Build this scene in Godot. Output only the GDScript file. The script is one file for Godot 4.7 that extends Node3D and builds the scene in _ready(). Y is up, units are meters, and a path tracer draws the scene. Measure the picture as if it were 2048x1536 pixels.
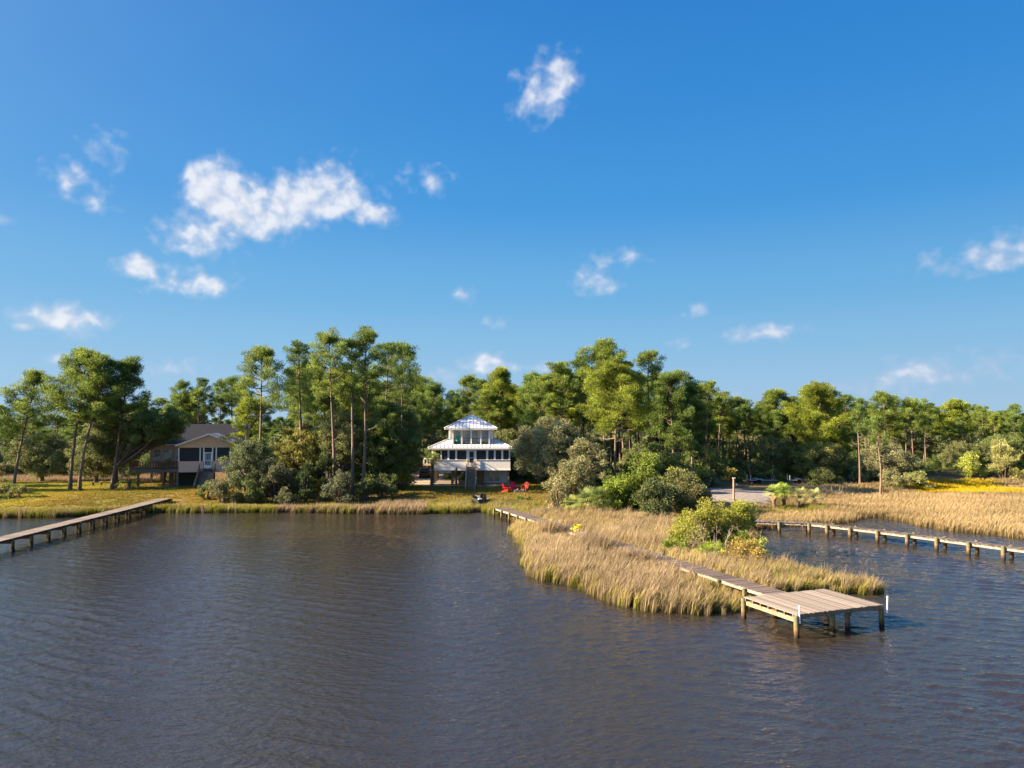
extends Node3D
# A tidal creek in low sun: pines, two houses on pilings, boardwalks and a marsh island.

const LAND := [[-3000, -60], [-400, -62], [-140, -66], [-90, -73], [-61.9, -78.3], [-55.1, -79.9], [-50.3, -80.8], [-45.8, -82.6], [-41.4, -84.9], [-35.7, -84.9], [-26.6, -84.9], [-18.3, -84.0], [-9.8, -84.0], [-5.2, -85.2], [-3.7, -87.5], [-2.4, -85.0], [-1.0, -82.0], [0.3, -78.3], [0.2, -70.9], [0.5, -62.1], [0.8, -53.3], [1.7, -49.0], [3.8, -45.3], [6.3, -41.6], [8.2, -39.9], [11.0, -39.4], [13.1, -41.0], [15.6, -43.4], [18.4, -44.0], [20.0, -43.9], [21.6, -44.5], [21.5, -45.6], [20.3, -46.4], [18.8, -49.2], [17.6, -52.2], [18.6, -56.5], [20.4, -63.2], [22.7, -70.9], [26.0, -73.3], [31.7, -75.1], [35.1, -77.1], [37.9, -79.9], [39.8, -83.5], [39.9, -80.4], [40.3, -77.1], [40.5, -73.7], [41.6, -70.5], [45.0, -65.3], [50.1, -58.5], [62, -47], [90, -30], [160, -15], [3000, 0], [3000, -4000], [-3000, -4000]]
const ISLAND := [[-1, -80], [0.3, -76], [0.2, -70.9], [0.5, -62.1], [0.8, -53.3], [1.7, -49.0], [3.8, -45.3], [6.3, -41.6], [8.2, -39.9], [11.0, -39.4], [13.1, -41.0], [15.6, -43.4], [18.4, -44.0], [20.0, -43.9], [21.6, -44.5], [21.5, -45.6], [20.3, -46.4], [18.8, -49.2], [17.6, -52.2], [18.6, -56.5], [20.4, -63.2], [21.5, -68], [17, -72], [10, -76], [3, -80]]
const MARSH := [[20, -66], [22.7, -70.9], [26.0, -73.3], [31.7, -75.1], [37.9, -79.9], [39.8, -80.4], [40.5, -73.7], [45.0, -65.3], [50.1, -58.5], [62, -47], [90, -30], [160, -15], [160, -112], [92, -117], [67, -113], [55, -106], [47, -104], [40, -96], [36, -93], [33, -89], [29, -84], [24, -79]]
const BACK_MARSH := [[-110, -118], [-66, -117], [-40, -121], [-36, -150], [-120, -150]]
const DRIVE := [[-27, -109], [-22, -107], [-14, -107.6], [-4.6, -108], [-5, -112], [-11.5, -113], [-10, -150], [-16, -150], [-19, -128], [-25, -117]]
const RAMP := [[24.5, -98], [28.5, -104], [34.5, -98.5], [33.2, -94], [30.5, -87.5], [26.5, -84.2], [23.5, -87], [24, -93]]
const LAWN := [[-70, -79], [-54, -79], [-40, -85], [-34, -86], [-34, -125], [-62, -119], [-72, -112]]

var rng := RandomNumberGenerator.new()
var taken := {}
var nz := FastNoiseLite.new()
var nz2 := FastNoiseLite.new()
var land_poly := PackedVector2Array()
var island_poly := PackedVector2Array()
var marsh_poly := PackedVector2Array()
var back_poly := PackedVector2Array()
var drive_poly := PackedVector2Array()
var ramp_poly := PackedVector2Array()
var lawn_poly := PackedVector2Array()
var M := {}

# ---------- meshes collected triangle by triangle ----------
class Mb:
	var v := PackedVector3Array()
	var n := PackedVector3Array()
	var c := PackedColorArray()
	var smooth := true
	func tri(a: Vector3, b: Vector3, d: Vector3, col: Color) -> void:
		v.append(a); v.append(b); v.append(d)
		c.append(col); c.append(col); c.append(col)
	func ntri(a: Vector3, b: Vector3, d: Vector3, na: Vector3, nb: Vector3, nd: Vector3, ca: Color, cb: Color, cd: Color) -> void:
		v.append(a); v.append(b); v.append(d)
		n.append(na); n.append(nb); n.append(nd)
		c.append(ca); c.append(cb); c.append(cd)
	func quad(a: Vector3, b: Vector3, d: Vector3, e: Vector3, col: Color) -> void:
		# clockwise seen from outside
		var nn := (d - a).cross(b - a).normalized()
		ntri(a, b, d, nn, nn, nn, col, col, col)
		ntri(a, d, e, nn, nn, nn, col, col, col)
	func ftri(a: Vector3, b: Vector3, d: Vector3, col: Color) -> void:
		var nn := (d - a).cross(b - a).normalized()
		ntri(a, b, d, nn, nn, nn, col, col, col)
	func hexa(p: Array, col: Color) -> void:
		# p: bottom four then top four, each counter-clockwise seen from above starting at -x -z
		quad(p[4], p[5], p[6], p[7], col)
		quad(p[3], p[2], p[1], p[0], col)
		for k in 4:
			var m := (k + 1) % 4
			quad(p[k], p[m], p[4 + m], p[4 + k], col)
	func box(at: Vector3, size: Vector3, col := Color.WHITE, b := Basis()) -> void:
		var h := size / 2.0
		var p := []
		for y in [-h.y, h.y]:
			for q in [Vector2(-h.x, -h.z), Vector2(h.x, -h.z), Vector2(h.x, h.z), Vector2(-h.x, h.z)]:
				p.append(at + b * Vector3(q.x, y, q.y))
		hexa(p, col)
	func bar(a: Vector3, b: Vector3, w: float, h: float, col := Color.WHITE) -> void:
		var d := b - a
		var z := d.normalized()
		var x := Vector3.UP.cross(z)
		x = Vector3.RIGHT if x.length() < 0.01 else x.normalized()
		var y := z.cross(x)
		box((a + b) / 2.0, Vector3(w, h, d.length()), col, Basis(x, y, z))
	func tube(pts: Array, radii: Array, sides: int, cols: Array, cap := true) -> void:
		var rings := []
		var norms := []
		for i in pts.size():
			var d: Vector3 = (pts[mini(i + 1, pts.size() - 1)] - pts[maxi(i - 1, 0)]).normalized()
			var x := d.cross(Vector3(0.31, 0.12, 0.94)).normalized()
			var y := d.cross(x)
			var r := []
			var m := []
			for k in sides:
				var a := TAU * k / sides
				var o := x * cos(a) + y * sin(a)
				r.append(pts[i] + o * radii[i])
				m.append(o)
			rings.append(r); norms.append(m)
		for i in pts.size() - 1:
			for k in sides:
				var j := (k + 1) % sides
				ntri(rings[i][k], rings[i + 1][k], rings[i + 1][j], norms[i][k], norms[i + 1][k], norms[i + 1][j], cols[i], cols[i + 1], cols[i + 1])
				ntri(rings[i][k], rings[i + 1][j], rings[i][j], norms[i][k], norms[i + 1][j], norms[i][j], cols[i], cols[i + 1], cols[i])
		if cap:
			var e := pts.size() - 1
			var d2: Vector3 = (pts[e] - pts[e - 1]).normalized()
			for k in sides:
				var j := (k + 1) % sides
				ntri(rings[e][k], pts[e], rings[e][j], d2, d2, d2, cols[e], cols[e], cols[e])
	func mesh() -> ArrayMesh:
		var a := []
		a.resize(Mesh.ARRAY_MAX)
		a[Mesh.ARRAY_VERTEX] = v
		if n.size() == v.size():
			a[Mesh.ARRAY_NORMAL] = n
		a[Mesh.ARRAY_COLOR] = c
		var m := ArrayMesh.new()
		m.add_surface_from_arrays(Mesh.PRIMITIVE_TRIANGLES, a)
		return m

# ---------- naming and tagging ----------
func numbered(called: String) -> String:
	if not taken.has(called):
		taken[called] = 0
		return called
	taken[called] += 1
	return "%s_%03d" % [called, taken[called]]

func tag(o: Node, label := "", category := "", group := "", kind := "") -> void:
	if label: o.set_meta("label", label)
	if category: o.set_meta("category", category)
	if group: o.set_meta("group", group)
	if kind: o.set_meta("kind", kind)

func thing(called: String, label: String, category: String, at: Vector3, turn := 0.0, group := "") -> Node3D:
	var o := Node3D.new()
	o.name = numbered(called)
	add_child(o)
	o.position = at
	o.rotation.y = turn
	tag(o, label, category, group)
	return o

func part(called: String, m: Mesh, mat: Material, parent: Node, at := Transform3D()) -> MeshInstance3D:
	var o := MeshInstance3D.new()
	o.name = called
	o.mesh = m
	o.material_override = mat
	o.transform = at
	parent.add_child(o, true)
	return o

func boxpart(called: String, at: Vector3, size: Vector3, mat: Material, parent: Node) -> MeshInstance3D:
	var b := Mb.new()
	b.box(at, size)
	return part(called, b.mesh(), mat, parent)

func barpart(called: String, a: Vector3, b: Vector3, w: float, h: float, mat: Material, parent: Node) -> MeshInstance3D:
	var s := Mb.new()
	s.bar(a, b, w, h)
	return part(called, s.mesh(), mat, parent)

func struct(called: String, m: Mesh, mat: Material, kind := "structure", label := "", category := "") -> MeshInstance3D:
	var o := MeshInstance3D.new()
	o.name = numbered(called)
	o.mesh = m
	o.material_override = mat
	add_child(o)
	tag(o, label, category, "", kind)
	return o

func scatter(called: String, m: Mesh, mat: Material, places: Array, tints: Array, label: String, category: String) -> void:
	var mm := MultiMesh.new()
	mm.transform_format = MultiMesh.TRANSFORM_3D
	mm.use_colors = true
	mm.mesh = m
	mm.instance_count = places.size()
	for i in places.size():
		mm.set_instance_transform(i, places[i])
		mm.set_instance_color(i, tints[i])
	var o := MultiMeshInstance3D.new()
	o.name = numbered(called)
	o.multimesh = mm
	o.material_override = mat
	add_child(o)
	tag(o, label, category, "", "stuff")

func rr(a: float, b: float) -> float:
	return rng.randf_range(a, b)

func rv() -> Vector3:
	return Vector3(rng.randfn(), rng.randfn(), rng.randfn()).normalized()

# ---------- land ----------
func pv(a: Array) -> PackedVector2Array:
	var p := PackedVector2Array()
	for q in a:
		p.append(Vector2(q[0], q[1]))
	return p

func sd(p: Vector2, poly: PackedVector2Array) -> float:
	# distance to the outline, positive inside
	var d := 1e12
	var j := poly.size() - 1
	for i in poly.size():
		var a := poly[j]
		var e := poly[i] - a
		var w := p - a
		d = minf(d, (w - e * clampf(w.dot(e) / e.length_squared(), 0.0, 1.0)).length_squared())
		j = i
	return sqrt(d) * (1.0 if Geometry2D.is_point_in_polygon(p, poly) else -1.0)

func wobble(p: Vector2) -> float:
	return nz2.get_noise_2d(p.x * 9.0, p.y * 9.0) * 0.95

func shore(p: Vector2) -> float:
	return sd(p, land_poly) + wobble(p)

func low(p: Vector2) -> float:
	# 1 in the marshes, 0 on the higher ground
	if p.x < -130.0 or p.x > 170.0 or p.y < -155.0:
		return 0.0
	return clampf(maxf(maxf(sd(p, island_poly), sd(p, marsh_poly)), sd(p, back_poly)) / 5.0 + 0.5, 0.0, 1.0)

func level(p: Vector2, s: float, l: float) -> float:
	if s < 0.0:
		return maxf(-1.6, s * 0.3)
	var hi := 0.05 + 1.15 * smoothstep(0.0, 15.0, s) + 0.08 * nz.get_noise_2d(p.x * 3.0, p.y * 3.0) * smoothstep(3.0, 10.0, s)
	var lo := 0.22 * smoothstep(0.0, 3.0, s)
	return lerpf(hi, lo, l)

const GX0 := -130.0
const GZ0 := -200.0
const GN := 300
const GM := 175
var g_s := PackedFloat32Array()
var g_l := PackedFloat32Array()
var g_e := PackedFloat32Array()

func survey() -> void:
	for k in GM:
		for i in GN:
			var p := Vector2(GX0 + i, GZ0 + k)
			var s := shore(p)
			var l := low(p)
			g_s.append(s); g_l.append(l); g_e.append(level(p, s, l))

func look(g: PackedFloat32Array, x: float, z: float) -> float:
	var fx := clampf(x - GX0, 0.0, GN - 1.001)
	var fz := clampf(z - GZ0, 0.0, GM - 1.001)
	var i := int(fx)
	var k := int(fz)
	fx -= i; fz -= k
	var a := k * GN + i
	return lerpf(lerpf(g[a], g[a + 1], fx), lerpf(g[a + GN], g[a + GN + 1], fx), fz)

func eh(x: float, z: float) -> float:
	return look(g_e, x, z)

func on(x: float, z: float, up := 0.0) -> Vector3:
	return Vector3(x, eh(x, z) + up, z)

func land_color(p: Vector2, s: float, l: float, e: float) -> Color:
	var t := nz.get_noise_2d(p.x * 6.0, p.y * 6.0)
	var u := nz2.get_noise_2d(p.x * 14.0 + 300.0, p.y * 14.0)
	if s < 0.0:
		return Color(0.055, 0.038, 0.017)
	var mud := Color(0.13, 0.10, 0.055).lerp(Color(0.10, 0.085, 0.04), 0.5 + 0.5 * t)
	var lawn := Color(0.40, 0.32, 0.035).lerp(Color(0.24, 0.23, 0.03), clampf(0.45 + 0.9 * t, 0.0, 1.0))
	var straw := Color(0.25, 0.15, 0.06)
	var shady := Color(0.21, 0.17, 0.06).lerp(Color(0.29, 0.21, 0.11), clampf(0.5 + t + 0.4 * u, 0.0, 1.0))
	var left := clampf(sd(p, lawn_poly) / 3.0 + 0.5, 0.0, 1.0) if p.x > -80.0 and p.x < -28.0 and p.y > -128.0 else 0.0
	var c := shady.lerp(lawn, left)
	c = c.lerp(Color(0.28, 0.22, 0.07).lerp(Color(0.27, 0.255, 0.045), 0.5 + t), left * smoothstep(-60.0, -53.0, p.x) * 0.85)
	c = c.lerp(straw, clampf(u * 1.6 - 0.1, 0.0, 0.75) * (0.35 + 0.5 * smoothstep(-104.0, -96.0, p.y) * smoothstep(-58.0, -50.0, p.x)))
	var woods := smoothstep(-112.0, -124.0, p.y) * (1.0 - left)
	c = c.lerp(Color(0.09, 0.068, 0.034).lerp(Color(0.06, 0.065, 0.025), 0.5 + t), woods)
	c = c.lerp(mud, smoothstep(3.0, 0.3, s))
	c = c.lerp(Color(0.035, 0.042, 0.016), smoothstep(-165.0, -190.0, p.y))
	return c.lerp(mud, l)

# ---------- materials ----------
func lin(r: float, g: float, b: float) -> Color:
	return Color(r, g, b).linear_to_srgb()

func noise_tex(freq: float, lo: float, hi: float, size := 256, octaves := 4, seed_ := 1, stretch := false) -> NoiseTexture2D:
	var f := FastNoiseLite.new()
	f.seed = seed_
	f.noise_type = FastNoiseLite.TYPE_SIMPLEX_SMOOTH
	f.frequency = freq
	f.fractal_octaves = octaves
	var t := NoiseTexture2D.new()
	t.width = size
	t.height = size
	t.seamless = true
	t.noise = f
	var r := Gradient.new()
	r.offsets = PackedFloat32Array([0.0, 1.0])
	r.colors = PackedColorArray([Color(lo, lo, lo), Color(hi, hi, hi)])
	t.color_ramp = r
	return t

func mat(c: Color, rough := 0.8, tex: Texture2D = null, scale := Vector3.ONE, world := false) -> StandardMaterial3D:
	var m := StandardMaterial3D.new()
	m.albedo_color = c
	m.roughness = rough
	m.metallic_specular = 0.35
	if tex:
		m.albedo_texture = tex
		m.uv1_triplanar = true
		m.uv1_world_triplanar = world
		m.uv1_scale = scale
	return m

func tinted(c: Color, rough := 0.8, tex: Texture2D = null, scale := Vector3.ONE, world := false) -> StandardMaterial3D:
	var m := mat(c, rough, tex, scale, world)
	m.vertex_color_use_as_albedo = true
	return m

func leaf(c: Color, back := 0.5) -> StandardMaterial3D:
	var m := tinted(c, 0.62)
	m.metallic_specular = 0.3
	m.backlight_enabled = true
	m.backlight = Color(back, back, back)
	m.cull_mode = BaseMaterial3D.CULL_DISABLED
	return m

func make_materials() -> void:
	var mottle := noise_tex(0.02, 0.62, 1.0, 256, 5, 3)
	var fine := noise_tex(0.06, 0.7, 1.0, 256, 5, 5)
	var plain_ := noise_tex(0.05, 0.9, 1.0, 256, 4, 15)
	var grain := noise_tex(0.03, 0.55, 1.0, 256, 5, 9)
	M.ground = tinted(Color.WHITE, 0.95, noise_tex(0.03, 0.55, 1.0, 512, 6, 11), Vector3.ONE * 0.16, true)
	M.ground.heightmap_enabled = false
	M.bark = tinted(Color.WHITE, 0.9, noise_tex(0.05, 0.45, 1.0, 256, 5, 21), Vector3(1.2, 0.35, 1.2))
	M.pine = leaf(lin(1.8, 1.95, 2.3), 0.95)
	M.pine_yellow = leaf(lin(2.25, 2.2, 1.8), 0.95)
	M.pine_dark = leaf(lin(1.4, 1.68, 2.3), 0.9)
	M.oak = leaf(lin(1.75, 1.8, 1.85), 0.85)
	M.grass = leaf(lin(0.84, 0.82, 0.86), 0.8)
	for k in 4:
		var s: float = [1.0, 0.82, 1.16, 0.64][k]
		M["plank%d" % k] = mat(lin(0.385 * s, 0.345 * s, 0.31 * s), 0.85, grain, Vector3(1.7, 1.7, 1.7))
		M["grey_plank%d" % k] = mat(lin(0.25 * s, 0.205 * s, 0.19 * s), 0.85, grain, Vector3(1.7, 1.7, 1.7))
	M.beam = mat(lin(0.34, 0.25, 0.17), 0.85, grain, Vector3(0.7, 0.7, 0.7))
	M.pale_beam = mat(lin(0.5, 0.43, 0.35), 0.85, grain, Vector3(0.7, 0.7, 0.7))
	M.dark_beam = mat(lin(0.13, 0.10, 0.08), 0.85, grain, Vector3(0.7, 0.7, 0.7))
	M.pile = tinted(Color.WHITE, 0.85, grain, Vector3(2, 0.5, 2))
	M.white = mat(lin(0.84, 0.84, 0.82), 0.55, plain_, Vector3.ONE * 0.3)
	M.trim = mat(lin(0.84, 0.84, 0.82), 0.5)
	M.wall_blue = mat(lin(0.86, 0.88, 0.88), 0.6, plain_, Vector3.ONE * 0.25)
	M.metal = mat(lin(0.66, 0.68, 0.74), 0.5, plain_, Vector3.ONE * 0.2)
	M.metal.metallic = 0.08
	M.metal.metallic_specular = 0.5
	M.seam = mat(lin(0.36, 0.39, 0.47), 0.5)
	M.seam.metallic = 0.35
	M.tan = mat(lin(0.47, 0.33, 0.2), 0.8, grain, Vector3.ONE * 0.5)
	M.pink = mat(lin(0.86, 0.57, 0.47), 0.75, plain_, Vector3.ONE * 0.25)
	M.beige = mat(lin(0.86, 0.59, 0.42), 0.75, plain_, Vector3.ONE * 0.25)
	M.shingle = mat(lin(0.027, 0.036, 0.06), 0.9, noise_tex(0.12, 0.5, 1.0, 256, 4, 33), Vector3.ONE * 0.5)
	M.porch_roof = mat(lin(0.52, 0.46, 0.43), 0.7, fine, Vector3.ONE * 0.3)
	M.deck_red = mat(lin(0.25, 0.135, 0.10), 0.8, grain, Vector3.ONE * 0.8)
	M.stair = mat(lin(0.30, 0.25, 0.235), 0.85, grain, Vector3.ONE)
	M.concrete = mat(lin(0.42, 0.36, 0.31), 0.9, mottle, Vector3.ONE * 0.3)
	M.stone = tinted(Color.WHITE, 0.9, mottle, Vector3.ONE * 1.5)
	M.sand = mat(lin(0.56, 0.43, 0.33), 0.95, noise_tex(0.02, 0.6, 1.0, 512, 6, 41), Vector3.ONE * 0.12, true)
	M.pale_sand = mat(lin(0.38, 0.35, 0.33), 0.95, noise_tex(0.02, 0.6, 1.0, 512, 6, 43), Vector3.ONE * 0.15, true)
	M.dark = mat(lin(0.03, 0.03, 0.033), 0.6)
	M.screen = mat(Color(lin(0.035, 0.04, 0.05), 0.86), 0.5)
	M.screen.transparency = BaseMaterial3D.TRANSPARENCY_ALPHA
	M.glass = mat(Color(lin(0.25, 0.35, 0.38), 0.25), 0.03)
	M.glass.transparency = BaseMaterial3D.TRANSPARENCY_ALPHA
	M.glass.metallic_specular = 0.6
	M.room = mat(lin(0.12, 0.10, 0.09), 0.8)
	M.red = mat(lin(0.8, 0.025, 0.03), 0.45)
	M.coral = mat(lin(0.88, 0.09, 0.05), 0.45)
	M.crimson = mat(lin(0.68, 0.015, 0.07), 0.45)
	M.teal = mat(lin(0.05, 0.32, 0.34), 0.5)
	M.hull = mat(lin(0.035, 0.045, 0.055), 0.45)
	M.hull_in = mat(lin(0.05, 0.06, 0.075), 0.7)
	M.motor = mat(lin(0.012, 0.013, 0.016), 0.3)
	M.pvc = mat(lin(0.75, 0.76, 0.78), 0.4)
	M.post_wood = mat(lin(0.42, 0.33, 0.23), 0.85, grain, Vector3.ONE)
	M.black_paint = mat(lin(0.015, 0.016, 0.018), 0.25)
	M.tyre = mat(lin(0.015, 0.015, 0.015), 0.9)
	M.galv = mat(lin(0.35, 0.36, 0.37), 0.4)
	M.galv.metallic = 0.6
	M.lamp_glass = mat(lin(0.6, 0.6, 0.55), 0.2)

func water_material() -> StandardMaterial3D:
	var m := StandardMaterial3D.new()
	m.albedo_color = lin(0.024, 0.0205, 0.0160)
	m.roughness = 0.05
	m.refraction_enabled = true
	m.refraction_scale = 0.065
	var f := FastNoiseLite.new()
	f.seed = 77
	f.noise_type = FastNoiseLite.TYPE_SIMPLEX_SMOOTH
	f.frequency = 0.018
	f.fractal_octaves = 4
	f.fractal_gain = 0.55
	var t := NoiseTexture2D.new()
	t.width = 1024
	t.height = 1024
	t.seamless = true
	t.noise = f
	m.heightmap_enabled = true
	m.heightmap_texture = t
	m.heightmap_scale = 4.2
	m.uv1_triplanar = true
	m.uv1_world_triplanar = true
	m.uv1_scale = Vector3(0.09, 0.16, 0.16)
	return m

# ---------- sky ----------
const CLOUDS := [[-22.0,16.4,2.2,2.1,1.00],[-23.2,17.3,1.1,0.9,0.80],[-20.4,15.2,1.6,1.4,0.80],[-16.7,16.4,2.8,1.6,1.00],[-14.5,17.8,1.7,1.6,0.70],[-12.6,17.0,2.1,1.4,0.60],[-10.7,15.8,1.5,0.7,0.80],[-18.4,14.8,1.8,1.2,0.60],[-24.2,13.4,1.8,1.2,0.55],[-22.9,12.8,2.2,0.9,0.40],[-27.4,11.0,1.1,0.7,1.00],[-24.2,10.3,2.7,1.0,0.50],[-22.5,9.7,1.3,0.7,0.55],[-31.4,7.0,2.3,0.9,0.90],[-33.8,6.3,0.5,0.2,0.50],[-31.7,16.7,1.1,0.7,0.40],[-31.1,15.8,1.5,0.8,0.40],[-29.6,14.7,1.0,0.5,0.50],[-29.4,18.3,1.4,1.1,0.25],[2.8,25.4,2.1,1.5,0.55],[4.2,25.9,1.2,1.4,0.40],[2.0,23.8,1.8,1.1,0.40],[2.6,27.7,0.6,0.3,0.25],[6.3,11.5,1.4,1.1,0.45],[8.4,12.8,1.9,0.6,0.45],[6.9,10.5,1.5,0.5,0.35],[-3.7,10.0,0.9,0.6,0.50],[-1.3,8.0,0.9,0.4,0.35],[14.2,8.5,0.9,0.5,0.60],[18.4,6.8,2.1,0.6,0.60],[19.4,7.0,1.0,0.5,0.50],[21.5,7.0,0.7,0.4,0.30],[12.7,6.1,0.8,0.5,0.30],[-2.1,4.7,1.6,0.8,0.80],[-5.2,3.7,1.1,0.7,0.50],[2.2,4.5,0.9,0.5,0.40],[0.0,4.5,1.2,0.4,0.40],[32.2,10.7,3.2,0.8,0.50],[34.5,11.3,1.8,1.0,0.50],[28.8,3.9,1.8,0.8,0.55],[27.2,2.7,2.6,0.7,0.35],[30.8,3.3,3.2,0.5,0.30],[33.6,4.5,2.0,0.7,0.25],[14.3,2.6,1.1,0.3,0.50],[15.8,2.3,1.6,0.2,0.40],[-24.7,4.1,1.8,0.6,0.40],[-31.6,4.4,0.8,0.3,0.60],[-13.0,20.2,0.7,0.3,0.20],[-7.0,18.7,1.9,0.8,0.25],[-6.1,18.0,0.7,0.6,0.30],[-35.2,13.0,0.6,0.4,0.25]]

func sky_image(sun: Vector3, gain: float) -> ImageTexture:
	var rows := [[-90.0, Color(0.30, 0.40, 0.50)], [0.0, Color(0.41, 0.60, 0.80)], [3.0, Color(0.35, 0.575, 0.80)], [6.0, Color(0.265, 0.53, 0.80)], [10.0, Color(0.165, 0.455, 0.785)], [17.0, Color(0.064, 0.325, 0.745)], [25.0, Color(0.038, 0.258, 0.68)], [33.0, Color(0.022, 0.205, 0.615)], [60.0, Color(0.025, 0.17, 0.52)], [90.0, Color(0.022, 0.15, 0.47)]]
	var w := 512
	var h := 256
	var im := Image.create(w, h, false, Image.FORMAT_RGBF)
	for y in h:
		var el := 90.0 - (y + 0.5) * 180.0 / h
		var base := Color.BLACK
		for k in rows.size() - 1:
			if el >= rows[k][0] and el <= rows[k + 1][0]:
				base = rows[k][1].lerp(rows[k + 1][1], smoothstep(0.0, 1.0, (el - rows[k][0]) / (rows[k + 1][0] - rows[k][0])) * 0.4 + 0.6 * (el - rows[k][0]) / (rows[k + 1][0] - rows[k][0]))
		for x in w:
			var az := deg_to_rad((x + 0.5) * 360.0 / w - 180.0)
			var e := deg_to_rad(el)
			var d := Vector3(sin(az) * cos(e), sin(e), -cos(az) * cos(e))
			var ang := rad_to_deg(d.angle_to(sun))
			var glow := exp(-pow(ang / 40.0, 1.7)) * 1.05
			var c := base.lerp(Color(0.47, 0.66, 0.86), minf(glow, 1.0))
			c = c * (1.0 + 8.0 * exp(-pow(ang / 23.0, 2.0)))  # sun aureole swelled outside the view, added as soft fill for shaded sides
			var away := smoothstep(60.0, 130.0, ang)
			c = c * (1.0 - 0.04 * away)
			im.set_pixel(x, y, Color(c.r, c.g, c.b) * gain)
	im.resize(4096, 2048, Image.INTERPOLATE_CUBIC)
	# clouds: soft patches broken up by noise, drawn where they stand
	var f := FastNoiseLite.new()
	f.seed = 5
	f.frequency = 0.58
	f.fractal_octaves = 5
	f.fractal_gain = 0.52
	f.domain_warp_enabled = true
	f.domain_warp_amplitude = 0.8
	f.domain_warp_frequency = 0.5
	var list := CLOUDS.duplicate()
	var r2 := RandomNumberGenerator.new()
	r2.seed = 99
	for k in 90:  # same kind of clouds over the unseen sky, some added as fill light
		var az := r2.randf_range(45.0, 315.0)
		var el := 3.0 + 30.0 * pow(r2.randf(), 1.6)
		for q in 3:
			list.append([az + r2.randfn() * 2.0, el + r2.randfn() * 0.7, r2.randf_range(1.0, 3.0), r2.randf_range(0.5, 1.4), r2.randf_range(0.3, 0.9)])
	var deg := 360.0 / 4096.0
	var cover := {}
	for cl in list:
		var rx: float = cl[2] * 1.55
		var ry: float = cl[3] * 1.6
		for y in range(int((90.0 - cl[1] - ry) / deg), int((90.0 - cl[1] + ry) / deg) + 1):
			var el := 90.0 - (y + 0.5) * deg
			if el < 0.3:
				continue
			for x0 in range(int((cl[0] - rx + 180.0) / deg), int((cl[0] + rx + 180.0) / deg) + 1):
				var az := (x0 + 0.5) * deg - 180.0
				var q := Vector2((az - cl[0]) / rx, (el - cl[1]) / ry)
				var k := 1.0 - q.length_squared()
				if k <= 0.0:
					continue
				var key := y * 4096 + posmod(x0, 4096)
				var t: float = k * (0.25 + 0.75 * cl[4])
				cover[key] = 1.0 - (1.0 - cover.get(key, 0.0)) * (1.0 - clampf(t, 0.0, 0.97))
	for key in cover:
		var y := int(key / 4096)
		var x: int = key % 4096
		var az := (x + 0.5) * deg - 180.0
		var el := 90.0 - (y + 0.5) * deg
		var s: float = cover[key]
		var m := f.get_noise_2d(az, el * 1.15)
		var a := smoothstep(0.10, 1.22 - 0.14 * s, s * 1.0 + m * 0.9 * (1.0 - 0.55 * s) - 0.03)
		if a <= 0.001:
			continue
		var was := im.get_pixel(x, y)
		var thick := smoothstep(0.45, 1.0, a)
		var body := Color(0.60, 0.68, 0.85).lerp(Color(0.93, 0.94, 0.98), thick * 0.95)
		var right := smoothstep(-5.0, 30.0, az) if az < 120.0 else 0.5
		body = body.lerp(Color(0.55, 0.58, 0.76), 0.45 * right * (1.0 - 0.4 * thick))
		var relief := clampf(0.5 + (m - f.get_noise_2d(az - 0.7, (el + 0.55) * 1.15)) * 1.6, 0.0, 1.0)
		body = body.lerp(Color(0.62, 0.66, 0.79), (1.0 - relief) * 0.5 * thick)
		var al := a * (0.9 - 0.16 * right) * lerpf(0.6, 1.0, smoothstep(0.2, 0.75, s))
		im.set_pixel(x, y, was.lerp(body * gain, al))
	return ImageTexture.create_from_image(im)

# ---------- plants ----------
const BARK := Color(0.24, 0.185, 0.15)
const BARK2 := Color(0.36, 0.27, 0.21)

func tuft(b: Mb, c: Vector3, r: Vector3, count: int, length: float, width: float, up: float, ca: Color, cb: Color) -> void:
	# needles that leave a twig end in all directions, mostly up and out
	var warm := rr(0.62, 1.35)
	for i in count:
		var q := rv()
		q = q * pow(rng.randf(), 0.45)
		var d := (q + Vector3(0, up, 0) + rv() * 0.45).normalized()
		var p := c + q * r
		var side := d.cross(rv()).normalized() * width * 0.5
		var col := ca.lerp(cb, clampf(rng.randf() * 0.8 + q.y * 0.25, 0.0, 1.0)) * warm
		b.tri(p - side, p + d * length * rr(0.7, 1.25), p + side, Color(col.r, col.g, col.b))

func leaves(b: Mb, c: Vector3, r: Vector3, count: int, length: float, width: float, ca: Color, cb: Color) -> void:
	var warm := rr(0.75, 1.25)
	for i in count:
		var q := rv()
		q = q * pow(rng.randf(), 0.3)
		var p := c + q * r
		var d := (rv() + q * 0.5).normalized()
		var side := d.cross(rv()).normalized() * width * 0.5
		var col := ca.lerp(cb, rng.randf()) * warm
		b.tri(p - side, p + d * length * rr(0.7, 1.3), p + side, Color(col.r, col.g, col.b))

func bend(p0: Vector3, p1: Vector3, sag: Vector3, n: int) -> Array:
	var a := []
	for i in n + 1:
		var t := float(i) / n
		a.append(p0.lerp(p1, t) + sag * sin(PI * t))
	return a

func fade(r0: float, r1: float, n: int) -> Array:
	var a := []
	for i in n + 1:
		a.append(lerpf(r0, r1, float(i) / n))
	return a

func same(c: Color, n: int) -> Array:
	var a := []
	a.resize(n + 1)
	a.fill(c)
	return a

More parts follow.
